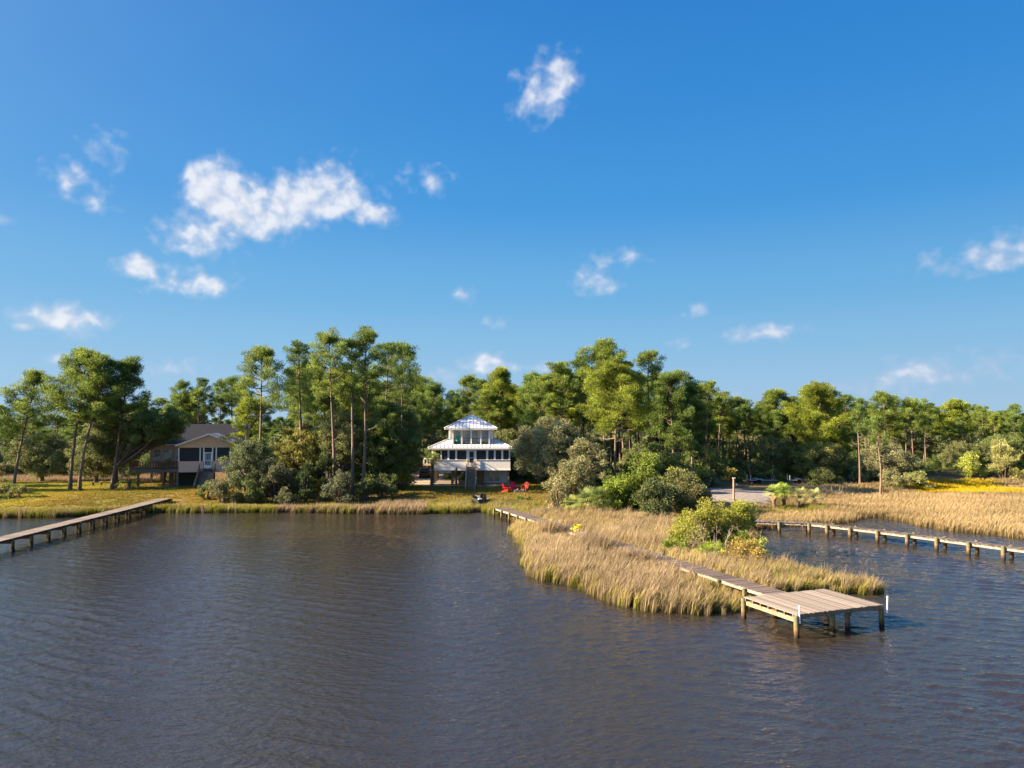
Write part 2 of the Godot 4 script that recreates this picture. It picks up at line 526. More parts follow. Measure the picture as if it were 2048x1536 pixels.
# a pine: h height, r crown radius, cb where the crown begins (share of the height), lean of the top; full: how closed the crown is
func pine(seed_: int, h: float, r: float, cb: float, lean := Vector3.ZERO, full := 1.0, tail := 0, forked := 0) -> Array:
	rng.seed = seed_
	var w := Mb.new()
	var f := Mb.new()
	var spine := []
	var rad := []
	var cols := []
	var r0 := 0.085 + h * 0.0085
	var wob := Vector3(rr(-1, 1), 0, rr(-1, 1)) * h * 0.014
	for i in 11:
		var t := i / 10.0
		spine.append(Vector3(0, t * h * 0.97 - (0.35 if i == 0 else 0.0), 0) + lean * pow(t, 1.25) + wob * sin(t * 5.0 + rr(0, 0.5)))
		rad.append((r0 * (1.0 - 0.82 * pow(t, 0.9))) * (1.35 if i == 0 else 1.0))
		cols.append(BARK2.lerp(BARK, rr(0.1, 1.0)))
	w.tube(spine, rad, 8, cols)
	var ca := Color(0.052, 0.082, 0.017)
	var cb2 := Color(0.150, 0.172, 0.030)
	var n := int((9 + r * 3.6) * (0.75 + 0.25 * full) * clampf((1.0 - cb) * h / 7.0, 0.7, 1.6))
	for k in n:
		var u := pow((k + rng.randf() * 0.7) / n, 0.85)
		var t := lerpf(cb, 0.985, u)
		var fi := t * 10.0
		var i := mini(int(fi), 9)
		var base: Vector3 = spine[i].lerp(spine[i + 1], fi - i)
		var az := k * 2.39996 + rr(-0.5, 0.5)
		var prof := sqrt(maxf(0.08, 1.0 - u * u * 0.93)) * (0.8 if u < 0.12 else 1.0)
		var length := r * prof * rr(0.62, 1.08)
		var rise := lerpf(0.30, 1.05, u * u) + rr(-0.15, 0.22)
		var out := Vector3(cos(az), 0, sin(az))
		var tip := base + out * length * cos(rise) + Vector3(0, length * sin(rise) * 0.85, 0)
		var limb := bend(base, tip, Vector3(0, -0.09 * length, 0) + out.cross(Vector3.UP) * length * rr(-0.12, 0.12), 4)
		w.tube(limb, fade(0.035 + 0.012 * length, 0.015, 4), 4, same(BARK * rr(0.8, 1.25), 4), false)
		var subs := 3 + int(length * 1.15)
		for sidx in subs:
			var g := rr(0.42, 1.0) if sidx > 0 else 1.0
			var gi := g * 4.0
			var li := mini(int(gi), 3)
			var at: Vector3 = limb[li].lerp(limb[li + 1], gi - li)
			var pad := clampf(r * 0.165 * rr(0.65, 1.3), 0.34, 0.85)
			var to := at + out.cross(Vector3.UP) * rr(-0.42, 0.42) * length * (0.5 if sidx > 0 else 0.1) + Vector3(0, rr(-0.1, 0.75), 0) + out * rr(-0.15, 0.35)
			w.tube([at, to], [0.022, 0.01], 3, [BARK, BARK], false)
			tuft(f, to + Vector3(0, pad * 0.2, 0), Vector3(pad, pad * 0.62, pad), int(250.0 * pad * pad * full + 24.0), 0.33, 0.075, 0.55, ca, cb2)
	var top: Vector3 = spine[10]
	for k in 5:
		var pad := clampf(r * 0.22, 0.4, 0.9)
		tuft(f, top + Vector3(rr(-0.5, 0.5), rr(-0.4, 0.25), rr(-0.5, 0.5)) * r * 0.4, Vector3(pad, pad * 0.6, pad), int(200 * pad * pad + 24), 0.34, 0.08, 0.7, ca, cb2)
	# bare limbs below the crown
	for k in 4 + tail:
		var t := rr(maxf(0.3, cb - 0.25), cb + 0.05)
		var fi := t * 10.0
		var i := mini(int(fi), 9)
		var base: Vector3 = spine[i].lerp(spine[i + 1], fi - i)
		var az := rr(0, TAU)
		var length := rr(0.5, 1.6) if k >= forked else r * rr(0.55, 0.8)
		var tip := base + Vector3(cos(az), rr(0.1, 0.7), sin(az)) * length
		w.tube(bend(base, tip, Vector3(0, -0.1 * length, 0), 3), fade(0.03 + 0.015 * length, 0.012, 3), 4, same(Color(0.32, 0.27, 0.22), 3), false)
	return [w.mesh(), f.mesh()]

func place(called: String, parts: Array, foliage: Material, at: Vector3, turn: float, label: String, category: String, group := "", s := Vector3.ONE, crown := "crown") -> Node3D:
	var t := thing(called, label, category, at, turn, group)
	t.scale = s
	part("trunk", parts[0], M.bark, t)
	part(crown, parts[1], foliage, t)
	return t

# a live oak: spreading limbs from a short trunk under a deep, lumpy crown
func oak(seed_: int, h: float, r: float, clumps: int, ca: Color, cb: Color, low_ := 0.22, tilt := 0.0) -> Array:
	rng.seed = seed_
	var w := Mb.new()
	var f := Mb.new()
	var fork := Vector3(rr(-0.3, 0.3), h * 0.24, rr(-0.3, 0.3))
	var grey := Color(0.20, 0.17, 0.145)
	w.tube([Vector3(0, -0.4, 0), Vector3(0.05, h * 0.1, 0), fork], [0.06 * r + 0.12, 0.045 * r + 0.1, 0.04 * r + 0.08], 8, same(grey, 2))
	var mains := []
	for k in 8:
		var az := k * 2.4 + rr(-0.3, 0.3)
		var tip := Vector3(cos(az) * r * rr(0.45, 0.85), h * rr(maxf(0.42, low_), 0.86), sin(az) * r * rr(0.45, 0.85))
		tip.x += tilt * tip.y / h
		var limb := bend(fork, tip, Vector3(0, -0.06 * h * rr(0.2, 1.4), 0) + rv() * 0.3, 5)
		w.tube(limb, fade(0.03 * r + 0.06, 0.03, 5), 5, same(grey * rr(0.8, 1.2), 5), false)
		mains.append(limb)
	for k in int(clumps * 1.35):
		var q := rv()
		q = q * pow(rng.randf(), 0.25)
		var yy := lerpf(low_, 0.9, (q.y + 1.0) * 0.5)
		var bulge := 1.0 + 0.3 * sin(q.x * 4.0 + seed_) * cos(q.z * 5.0 + seed_ * 2.0)
		var c := Vector3(q.x * r * bulge * 0.88, h * yy, q.z * r * bulge * 0.88)
		c.x += tilt * yy
		var lump := clampf(r * 0.17, 0.45, 0.85) * rr(0.7, 1.25)
		leaves(f, c, Vector3(lump, lump * 0.72, lump), int(260.0 * lump * lump) + 40, 0.20, 0.13, ca, cb)
		if k % 2 == 0:
			var m: Array = mains[k % 8]
			w.tube(bend(m[2 + k % 3], c, Vector3(0, -0.1, 0), 2), fade(0.05, 0.015, 2), 4, same(grey, 2), false)
	return [w.mesh(), f.mesh()]

func bush(seed_: int, h: float, r: float, clumps: int, ca: Color, cb: Color, up := 0.3, leaf_l := 0.19, leaf_w := 0.12, dense := 1.4) -> Array:
	rng.seed = seed_
	var w := Mb.new()
	var f := Mb.new()
	var lobes := []
	for k in 6 + int(clumps / 14):
		var az := k * 2.4 + rr(-0.5, 0.5)
		var y := rr(0.14, 0.98)
		var wide := (1.0 - up) * sqrt(maxf(0.05, 1.0 - y * y * 0.8)) + up * (1.05 - y)
		lobes.append([Vector3(cos(az) * r * wide * rr(0.25, 0.9), h * y * 0.86, sin(az) * r * wide * rr(0.25, 0.9)), rr(0.22, 0.42)])
	for k in clumps:
		var lb: Array = lobes[k % lobes.size()]
		var q: Vector3 = rv() * pow(rng.randf(), 0.4) * lb[1]
		var c: Vector3 = lb[0] + Vector3(q.x * r * 1.1, q.y * h * 0.6, q.z * r * 1.1)
		c.y = clampf(c.y, 0.08 * h, h)
		var lump := clampf(minf(r, h) * 0.2, 0.14, 0.6) * rr(0.6, 1.3)
		if k % 2 == 0:
			var foot := Vector3(c.x * 0.15, -0.2, c.z * 0.15)
			w.tube(bend(foot, c, Vector3(0, 0.08 * h, 0), 3), fade(0.03 + 0.01 * h, 0.01, 3), 4, same(Color(0.22, 0.18, 0.14), 3), false)
		if up > 0.5:
			tuft(f, c, Vector3(lump, lump, lump), int(130 * lump * lump * dense) + 26, leaf_l * 1.3, leaf_w, 0.9, ca, cb)
		else:
			leaves(f, c, Vector3(lump, lump * 0.85, lump), int(150 * lump * lump * dense) + 26, leaf_l, leaf_w, ca, cb)
	return [w.mesh(), f.mesh()]

func bare_bush(seed_: int, h: float, r: float, stems: int) -> ArrayMesh:
	# a dead shrub of branching grey twigs
	rng.seed = seed_
	var w := Mb.new()
	for k in stems:
		var az := rr(0, TAU)
		var tip := Vector3(cos(az) * r * rr(0.4, 1.0), h * rr(0.45, 1.0), sin(az) * r * rr(0.4, 1.0))
		var limb := bend(Vector3(0, -0.1, 0), tip, Vector3(0, -0.06 * h, 0) + rv() * 0.2, 5)
		var c := Color(0.40, 0.34, 0.28) * rr(0.8, 1.2)
		w.tube(limb, fade(0.05, 0.014, 5), 5, same(c, 5), false)
		for m in 9:
			var i := 1 + m % 5
			var p: Vector3 = limb[i]
			var e := p + (tip.normalized() + rv() * 0.8).normalized() * rr(0.3, 0.9) * h * 0.25
			w.tube([p, p.lerp(e, 0.5) + rv() * 0.04, e], [0.02, 0.014, 0.007], 3, same(c, 2), false)
			for z in 4:
				var e2 := e + rv() * rr(0.15, 0.4)
				w.tube([p.lerp(e, rr(0.4, 1.0)), e2], [0.011, 0.006], 3, same(c * 1.1, 1), false)
	return w.mesh()

func fan(b: Mb, at: Vector3, dir: Vector3, size: float, droop: float, col: Color) -> void:
	# one palm leaf: segments that spread like a fan from the end of a stalk
	var x := dir.cross(Vector3.UP).normalized()
	var yy := x.cross(dir).normalized()
	for k in 13:
		var a := lerpf(-1.5, 1.5, k / 12.0)
		var d := (dir * cos(a) + x * sin(a)).normalized()
		var tip := at + d * size * (1.0 - 0.18 * absf(a)) + Vector3(0, -droop * size, 0) + yy * 0.05
		var mid := at + d * size * 0.55 + yy * 0.05 * size
		var s := (x * cos(a) - dir * sin(a)).normalized() * size * 0.036
		var cc := col * rr(0.8, 1.2)
		b.tri(at, mid - s, mid + s, cc)
		b.tri(mid - s, tip, mid + s, cc)

func palm(seed_: int, h: float, n: int, size: float, ca: Color, cb: Color, dead := 3) -> Array:
	rng.seed = seed_
	var w := Mb.new()
	var f := Mb.new()
	var top := Vector3(rr(-0.15, 0.15) * h, h, rr(-0.1, 0.1) * h)
	if h > 0.6:
		var pts := bend(Vector3(0, -0.2, 0), top, rv() * 0.1, 6)
		var rad := []
		var cols := []
		for i in 7:
			rad.append(0.17 + 0.035 * (i % 2) + 0.05 * (i / 6.0))
			cols.append(Color(0.24, 0.19, 0.14) * (0.8 + 0.4 * (i % 2)))
		w.tube(pts, rad, 9, cols)
	else:
		w.tube([Vector3(0, -0.1, 0), top], [0.12, 0.1], 6, same(Color(0.2, 0.15, 0.1), 1))
	for k in n:
		var az := k * 2.39996 + rr(-0.2, 0.2)
		var rise := lerpf(1.25, -0.35, float(k) / n) + rr(-0.15, 0.15)
		var d := Vector3(cos(az) * cos(rise), sin(rise), sin(az) * cos(rise))
		var e := top + d * size * 0.75
		w.tube([top, e], [0.028, 0.016], 4, same(Color(0.16, 0.2, 0.06), 1), false)
		fan(f, e, (d + Vector3(0, -0.25, 0)).normalized(), size * rr(0.8, 1.05), 0.25, ca.lerp(cb, rng.randf()))
	for k in dead:
		var az := rr(0, TAU)
		var d := Vector3(cos(az) * 0.5, -0.85, sin(az) * 0.5)
		fan(f, top + d * size * 0.4, d, size * 0.8, 0.1, Color(0.26, 0.18, 0.10))
	return [w.mesh(), f.mesh()]

func grass_tuft(seed_: int, blades: int, h: float, spread: float, width: float, lean: Vector3, foot: Color, mid: Color, tip: Color) -> ArrayMesh:
	rng.seed = seed_
	var b := Mb.new()
	for k in blades:
		var p := Vector3(rr(-1, 1), 0, rr(-1, 1)) * spread
		var d := (lean + Vector3(rng.randfn() * 0.16, 0, rng.randfn() * 0.16))
		var hh := h * rr(0.55, 1.1)
		var s := Vector3(rng.randfn(), 0, rng.randfn()).normalized() * width * 0.5
		var m := p + Vector3(d.x * hh * 0.28, hh * 0.56, d.z * hh * 0.28)
		var e := p + Vector3(d.x * hh * 0.95, hh * (1.0 - 0.25 * d.length_squared()), d.z * hh * 0.95)
		var q := rr(0.75, 1.25)
		var c0 := foot * q
		var c1 := mid * q
		var c2 := tip * q
		p.y = -0.12
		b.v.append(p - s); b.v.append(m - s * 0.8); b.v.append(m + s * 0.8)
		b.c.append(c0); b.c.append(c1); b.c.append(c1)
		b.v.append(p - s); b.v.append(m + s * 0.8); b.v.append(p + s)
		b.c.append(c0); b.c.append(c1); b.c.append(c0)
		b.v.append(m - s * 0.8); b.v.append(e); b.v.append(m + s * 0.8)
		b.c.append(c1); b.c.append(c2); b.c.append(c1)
	return b.mesh()

# ---------- docks ----------
func pile_mesh(top: float, foot: float, r: float, seed_: int) -> ArrayMesh:
	# a treated post: green-grey above, rusty where it gets wet, dark at the waterline
	rng.seed = seed_
	var b := Mb.new()
	var pts := []
	var rad := []
	var cols := []
	for y in [foot, -0.02, 0.14, 0.3, 0.5, top - 0.03, top]:
		if y > top:
			continue
		pts.append(Vector3(rr(-0.008, 0.008), y, rr(-0.008, 0.008)))
		rad.append(r * (0.9 if y == top else 1.0))
		var c := Color(0.19, 0.21, 0.135) * rr(0.85, 1.15)
		if y < 0.16: c = Color(0.045, 0.032, 0.02)
		elif y < 0.32: c = Color(0.20, 0.11, 0.045)
		elif y < 0.52: c = Color(0.25, 0.20, 0.10)
		cols.append(c)
	b.tube(pts, rad, 10, cols)
	return b.mesh()

func add_piles(t: Node3D, spots: Array, top: float, r: float, seed_: int) -> void:
	var kinds := []
	for k in 4:
		kinds.append(pile_mesh(top, -1.9, r, seed_ + k))
	var i := 0
	for p in spots:
		part("pile", kinds[i % 4], M.pile, t, Transform3D(Basis(Vector3.UP, i * 1.7), p))
		i += 1

# planks across a run from a to b (relative to the thing), deck top at y
func add_planks(t: Node3D, a: Vector3, b: Vector3, width: float, y: float, board: float, shade: String, seed_: int, warp := 0.012, drop := 0.0) -> void:
	rng.seed = seed_
	var d := b - a
	var n := int(d.length() / board)
	var turn := atan2(-d.z, d.x)
	var kinds := []
	for k in 3:
		var bm := BoxMesh.new()
		bm.size = Vector3(board - 0.014 - 0.004 * k, 0.038, width - 0.01 + 0.02 * k)
		kinds.append(bm)
	for i in n:
		if rng.randf() < drop:
			continue
		var p := a + d * ((i + 0.5) / n)
		var o := part("plank", kinds[rng.randi() % 3], M[shade + str(rng.randi() % 4)], t)
		o.transform = Transform3D(Basis(Vector3.UP, turn + rr(-0.008, 0.008)) * Basis(Vector3.RIGHT, rr(-warp, warp)), Vector3(p.x, y - 0.019 + rr(-0.006, 0.008), p.z) + Basis(Vector3.UP, turn) * Vector3(0, 0, rr(-0.025, 0.025)))

func boardwalk(called: String, label: String, pts: Array, width: float, y: float, board: float, shade: String, beam: Material, bent: float, r: float, seed_: int, top_out := 0.0, warp := 0.012) -> Node3D:
	# pts: a path of [x, z]; bents of two piles every «bent» metres
	var t := thing(called, label, "dock", Vector3(pts[0][0], 0, pts[0][1]))
	var path := []
	for p in pts:
		path.append(Vector3(p[0] - pts[0][0], 0, p[1] - pts[0][1]))
	var spots := []
	for k in path.size() - 1:
		var a: Vector3 = path[k]
		var b: Vector3 = path[k + 1]
		var d := (b - a).normalized()
		var x := d.cross(Vector3.UP)
		add_planks(t, a, b, width, y, board, shade, seed_ + k * 7, warp)
		for s in [-1.0, 1.0]:
			var o: Vector3 = x * s * (width * 0.5 - 0.13)
			barpart("stringer", a + o + Vector3(0, y - 0.038 - 0.1, 0), b + o + Vector3(0, y - 0.038 - 0.1, 0), 0.055, 0.19, beam, t)
		var n := int(round((b - a).length() / bent))
		for i in range(0 if k == 0 else 1, n + 1):
			var c := a.lerp(b, float(i) / n)
			for s in [-1.0, 1.0]:
				spots.append(c + x * s * (width * 0.5 - 0.02 + r * 0.4))
			barpart("cross_beam", c - x * (width * 0.5 + 0.05) + Vector3(0, y - 0.34, 0), c + x * (width * 0.5 + 0.05) + Vector3(0, y - 0.34, 0), 0.09, 0.2, beam, t)
	add_piles(t, spots, y + top_out, r, seed_)
	return t

func docks() -> void:
	boardwalk("boardwalk", "weathered boardwalk from the lawn through the tan marsh grass to the square platform", [[-1.3, -81.2], [14.4, -39.6]], 1.35, 0.98, 0.15, "grey_plank", M.pale_beam, 2.4, 0.11, 31, -0.05)
	boardwalk("boardwalk", "long straight dock with dark posts running out from the left lawn", [[-42.9, -91.5], [-42.0, -80.0], [-40.6, -57.0], [-39.6, -44.0]], 1.5, 0.95, 0.15, "plank", M.dark_beam, 2.6, 0.12, 57, -0.08, 0.006)
	boardwalk("boardwalk", "bowed narrow dock with green posts in front of the right marsh", [[22.6, -70.6], [27.6, -69.2], [30.3, -66.0], [33.2, -61.9], [37.0, -55.6], [43.0, -46.5]], 1.15, 0.93, 0.16, "grey_plank", M.pale_beam, 2.3, 0.15, 83, 0.06, 0.05)
	# the square platform
	var u := Vector3(0.356, 0, 0.934)   # towards the water
	var v := Vector3(0.934, 0, -0.356)  # along the front
	var t := thing("dock_platform", "square grey plank platform standing in the water at the boardwalk's end", "platform", Vector3(12.0, 0, -38.6))
	var y := 1.12
	rng.seed = 12
	var n := 38
	var turn := atan2(-u.z, u.x)
	var kinds := []
	for k in 3:
		var bm := BoxMesh.new()
		bm.size = Vector3(3.78 + 0.03 * k, 0.038, 5.4 / n - 0.018 - 0.004 * k)
		kinds.append(bm)
	for i in n:
		var p := u * 1.86 + v * ((i + 0.5) * 5.4 / n)
		var o := part("plank", kinds[rng.randi() % 3], M["plank%d" % (rng.randi() % 4)], t)
		o.transform = Transform3D(Basis(Vector3.UP, turn + rr(-0.003, 0.003)), Vector3(p.x, y - 0.019 + rr(-0.003, 0.004), p.z) + u * rr(-0.02, 0.02))
	for k in 7:
		var a := u * (0.12 + k * 0.57) + Vector3(0, y - 0.038 - 0.075, 0)
		barpart("joist", a - v * 0.02, a + v * 5.42, 0.045, 0.15, M.beam, t)
	for s in [0.06, 1.85, 3.45, 5.34]:
		var a: Vector3 = v * s + Vector3(0, y - 0.038 - 0.15 - 0.1, 0)
		barpart("beam", a + u * 0.0, a + u * 3.68, 0.06, 0.2, M.tan if s < 1.0 else M.beam, t)
	barpart("rim_board", u * 3.72 + Vector3(0, y - 0.13, 0), u * 3.72 + v * 5.4 + Vector3(0, y - 0.13, 0), 0.04, 0.17, M.beam, t)
	add_piles(t, [u * -0.02 - v * 0.03, u * 3.75 + v * 0.0, u * 3.62 + v * 2.3, u * 3.5 + v * 3.35, u * 3.62 + v * 5.42, u * 0.1 + v * 5.3, u * 0.05 + v * 1.9, u * 0.05 + v * 3.5], y - 0.05, 0.125, 140)
	var pole := Mb.new()
	pole.tube([Vector3(0, 0.72, 0), Vector3(0, 1.55, 0)], [0.036, 0.036], 10, same(Color.WHITE, 1))
	var pole_mesh := pole.mesh()
	for s in [[3.86, 0.14, "white plastic pole strapped to the platform's front left post", -0.03], [3.84, 5.5, "white plastic pole strapped to the platform's front right post", 0.06]]:
		var at: Vector3 = Vector3(12.0, 0, -38.6) + u * s[0] + v * s[1]
		var o := part(numbered("mooring_pole"), pole_mesh, M.pvc, self, Transform3D(Basis(Vector3.BACK, -s[3]), at))
		tag(o, s[2], "pole", "white poles on the platform")

# ---------- houses ----------
func slope(t: Node3D, called: String, a: Vector3, b: Vector3, c: Vector3, d: Vector3, thick: float, m: Material, seams: int, seam_mat: Material, seam_name := "roof_seam", seam_h := 0.035) -> Node3D:
	# a roof plane: a-b is the eave (seen from outside left to right), c above b, d above a; seams run up from the eave and stop at the hips
	var mb := Mb.new()
	var nn := (c - a).cross(b - a)
	if nn.length() < 0.001:
		nn = (d - a).cross(b - a)
	nn = nn.normalized()
	if nn.y < 0.0: nn = -nn
	var o := nn * thick
	if c.distance_to(d) < 0.01:
		mb.ftri(a + o, d + o, b + o, Color.WHITE)
		mb.ftri(a, b, d, Color.WHITE)
		mb.quad(a, a + o, b + o, b, Color.WHITE)
		mb.quad(a, d, d + o, a + o, Color.WHITE)
		mb.quad(b + o, d + o, d, b, Color.WHITE)
	else:
		mb.quad(a + o, d + o, c + o, b + o, Color.WHITE)
		mb.quad(b, c, d, a, Color.WHITE)
		mb.quad(a, a + o, b + o, b, Color.WHITE)
		mb.quad(a, d, d + o, a + o, Color.WHITE)
		mb.quad(b + o, c + o, c, b, Color.WHITE)
		mb.quad(d, c, c + o, d + o, Color.WHITE)
	var r := part(called, mb.mesh(), m, t)
	if seams > 0:
		var ex := (b - a).normalized()
		var len_ := (b - a).length()
		var up := nn.cross(ex).normalized()
		if up.y < 0.0: up = -up
		var dx := (d - a).dot(ex)
		var dh := (d - a).dot(up)
		var cx := (c - a).dot(ex)
		for k in seams + 1:
			var x := clampf(len_ * k / seams, 0.03, len_ - 0.03)
			var hgt := dh
			if x < dx: hgt = dh * x / maxf(dx, 0.001)
			if x > cx: hgt = minf(hgt, dh * (len_ - x) / maxf(len_ - cx, 0.001))
			if hgt < 0.15: continue
			var p := a + ex * x + o
			var sm := Mb.new()
			sm.box(p + up * hgt * 0.5 + nn * seam_h * 0.5, Vector3(0.055, seam_h, hgt), Color.WHITE, Basis(ex, nn, ex.cross(nn)))
			part(seam_name, sm.mesh(), seam_mat, r)
	return r

func hip(t: Node3D, called: String, x0: float, x1: float, zf: float, zb: float, y0: float, ix0: float, ix1: float, izf: float, izb: float, y1: float, m: Material, sm: Material, per: float, notch := 0.0, notch_z := 0.0) -> void:
	var fl := Vector3(x0, y0, zf)
	var fr := Vector3(x1, y0, zf)
	var bl := Vector3(x0, y0, zb)
	var br := Vector3(x1, y0, zb)
	var ifl := Vector3(ix0, y1, izf)
	var ifr := Vector3(ix1, y1, izf)
	var ibl := Vector3(ix0, y1, izb)
	var ibr := Vector3(ix1, y1, izb)
	if notch > 0.0:
		# the roof stops against a bay that stands in its middle
		var ym := lerpf(y0, y1, (zf - notch_z) / (zf - izf))
		slope(t, called, fl, Vector3(-notch, y0, zf), Vector3(-notch, y1, izf), ifl, 0.05, m, int((-notch - x0) / per), sm)
		slope(t, called, Vector3(-notch, y0, zf), Vector3(notch, y0, zf), Vector3(notch, ym, notch_z), Vector3(-notch, ym, notch_z), 0.05, m, int(2.0 * notch / per), sm)
		slope(t, called, Vector3(notch, y0, zf), fr, ifr, Vector3(notch, y1, izf), 0.05, m, int((x1 - notch) / per), sm)
	else:
		slope(t, called, fl, fr, ifr, ifl, 0.05, m, int((x1 - x0) / per), sm)
	slope(t, called, fr, br, ibr, ifr, 0.05, m, int((zf - zb) / per), sm)
	slope(t, called, br, bl, ibl, ibr, 0.05, m, int((x1 - x0) / per), sm)
	slope(t, called, bl, fl, ifl, ibl, 0.05, m, int((zf - zb) / per), sm)
	for e in [[fl, ifl], [fr, ifr], [bl, ibl], [br, ibr]]:
		barpart("hip_cap", e[0] + Vector3(0, 0.09, 0), e[1] + Vector3(0, 0.09, 0), 0.2, 0.06, m, t)

func fascia(t: Node3D, x0: float, x1: float, zf: float, zb: float, y: float, h: float, m: Material) -> void:
	boxpart("fascia", Vector3((x0 + x1) / 2, y, zf), Vector3(x1 - x0, h, 0.06), m, t)
	boxpart("fascia", Vector3((x0 + x1) / 2, y, zb), Vector3(x1 - x0, h, 0.06), m, t)
	boxpart("fascia", Vector3(x0, y, (zf + zb) / 2), Vector3(0.06, h, zf - zb - 0.07), m, t)
	boxpart("fascia", Vector3(x1, y, (zf + zb) / 2), Vector3(0.06, h, zf - zb - 0.07), m, t)

func window(t: Node3D, at: Vector3, w: float, h: float, pane: Material, frame: Material, called := "window", fw := 0.07, bars := 0) -> Node3D:
	# a framed opening in the plane z = at.z, its middle at «at»
	var b := Mb.new()
	b.box(at + Vector3(0, h / 2 - fw / 2, 0), Vector3(w, fw, 0.08))
	b.box(at + Vector3(0, -h / 2 + fw / 2, 0), Vector3(w, fw, 0.08))
	b.box(at + Vector3(-w / 2 + fw / 2, 0, 0), Vector3(fw, h - 2 * fw, 0.08))
	b.box(at + Vector3(w / 2 - fw / 2, 0, 0), Vector3(fw, h - 2 * fw, 0.08))
	for k in bars:
		b.box(at + Vector3(0, 0, 0), Vector3(w - 2 * fw, fw * 0.7, 0.07))
	var o := part(called, b.mesh(), frame, t)
	boxpart("pane", at, Vector3(w - 2 * fw - 0.004, h - 2 * fw - 0.004, 0.02), pane, o)
	return o

func stairs(t: Node3D, x: float, width: float, z0: float, y0: float, y1: float, run: float, steps: int, tread: Material, side: Material, rail: Material, rail_h := 0.9) -> void:
	# down from (z0, y0) towards +z
	var dy := (y0 - y1) / steps
	for k in steps:
		boxpart("step", Vector3(x, y0 - dy * (k + 1) - 0.025, z0 + run * (k + 0.5)), Vector3(width - 0.1, 0.045, run + 0.02), tread, t)
		boxpart("riser", Vector3(x, y0 - dy * (k + 1) - 0.05 - dy * 0.42, z0 + run * (k + 1) - 0.03), Vector3(width - 0.11, dy * 0.7, 0.02), side, t)
	var a := Vector3(x, y0 - 0.1, z0)
	var b := Vector3(x, y1 - 0.02, z0 + run * steps)
	for s in [-1.0, 1.0]:
		var o := Vector3(s * (width / 2 - 0.025), 0, 0)
		barpart("stringer", a + o, b + o, 0.05, 0.28, side, t)
		var q := Vector3(s * (width / 2 + 0.035), 0, 0)
		barpart("handrail", a + q + Vector3(0, rail_h + 0.1, 0), b + q + Vector3(0, rail_h, 0), 0.13, 0.05, rail, t)
		barpart("handrail", a + q + Vector3(0, rail_h * 0.55, 0), b + q + Vector3(0, rail_h * 0.5, 0), 0.04, 0.13, rail, t)
		for k in 4:
			var p: Vector3 = a.lerp(b, k / 3.0) + q
			boxpart("rail_post", p + Vector3(0, rail_h * 0.45, 0), Vector3(0.09, rail_h + 0.35, 0.09), rail, t)

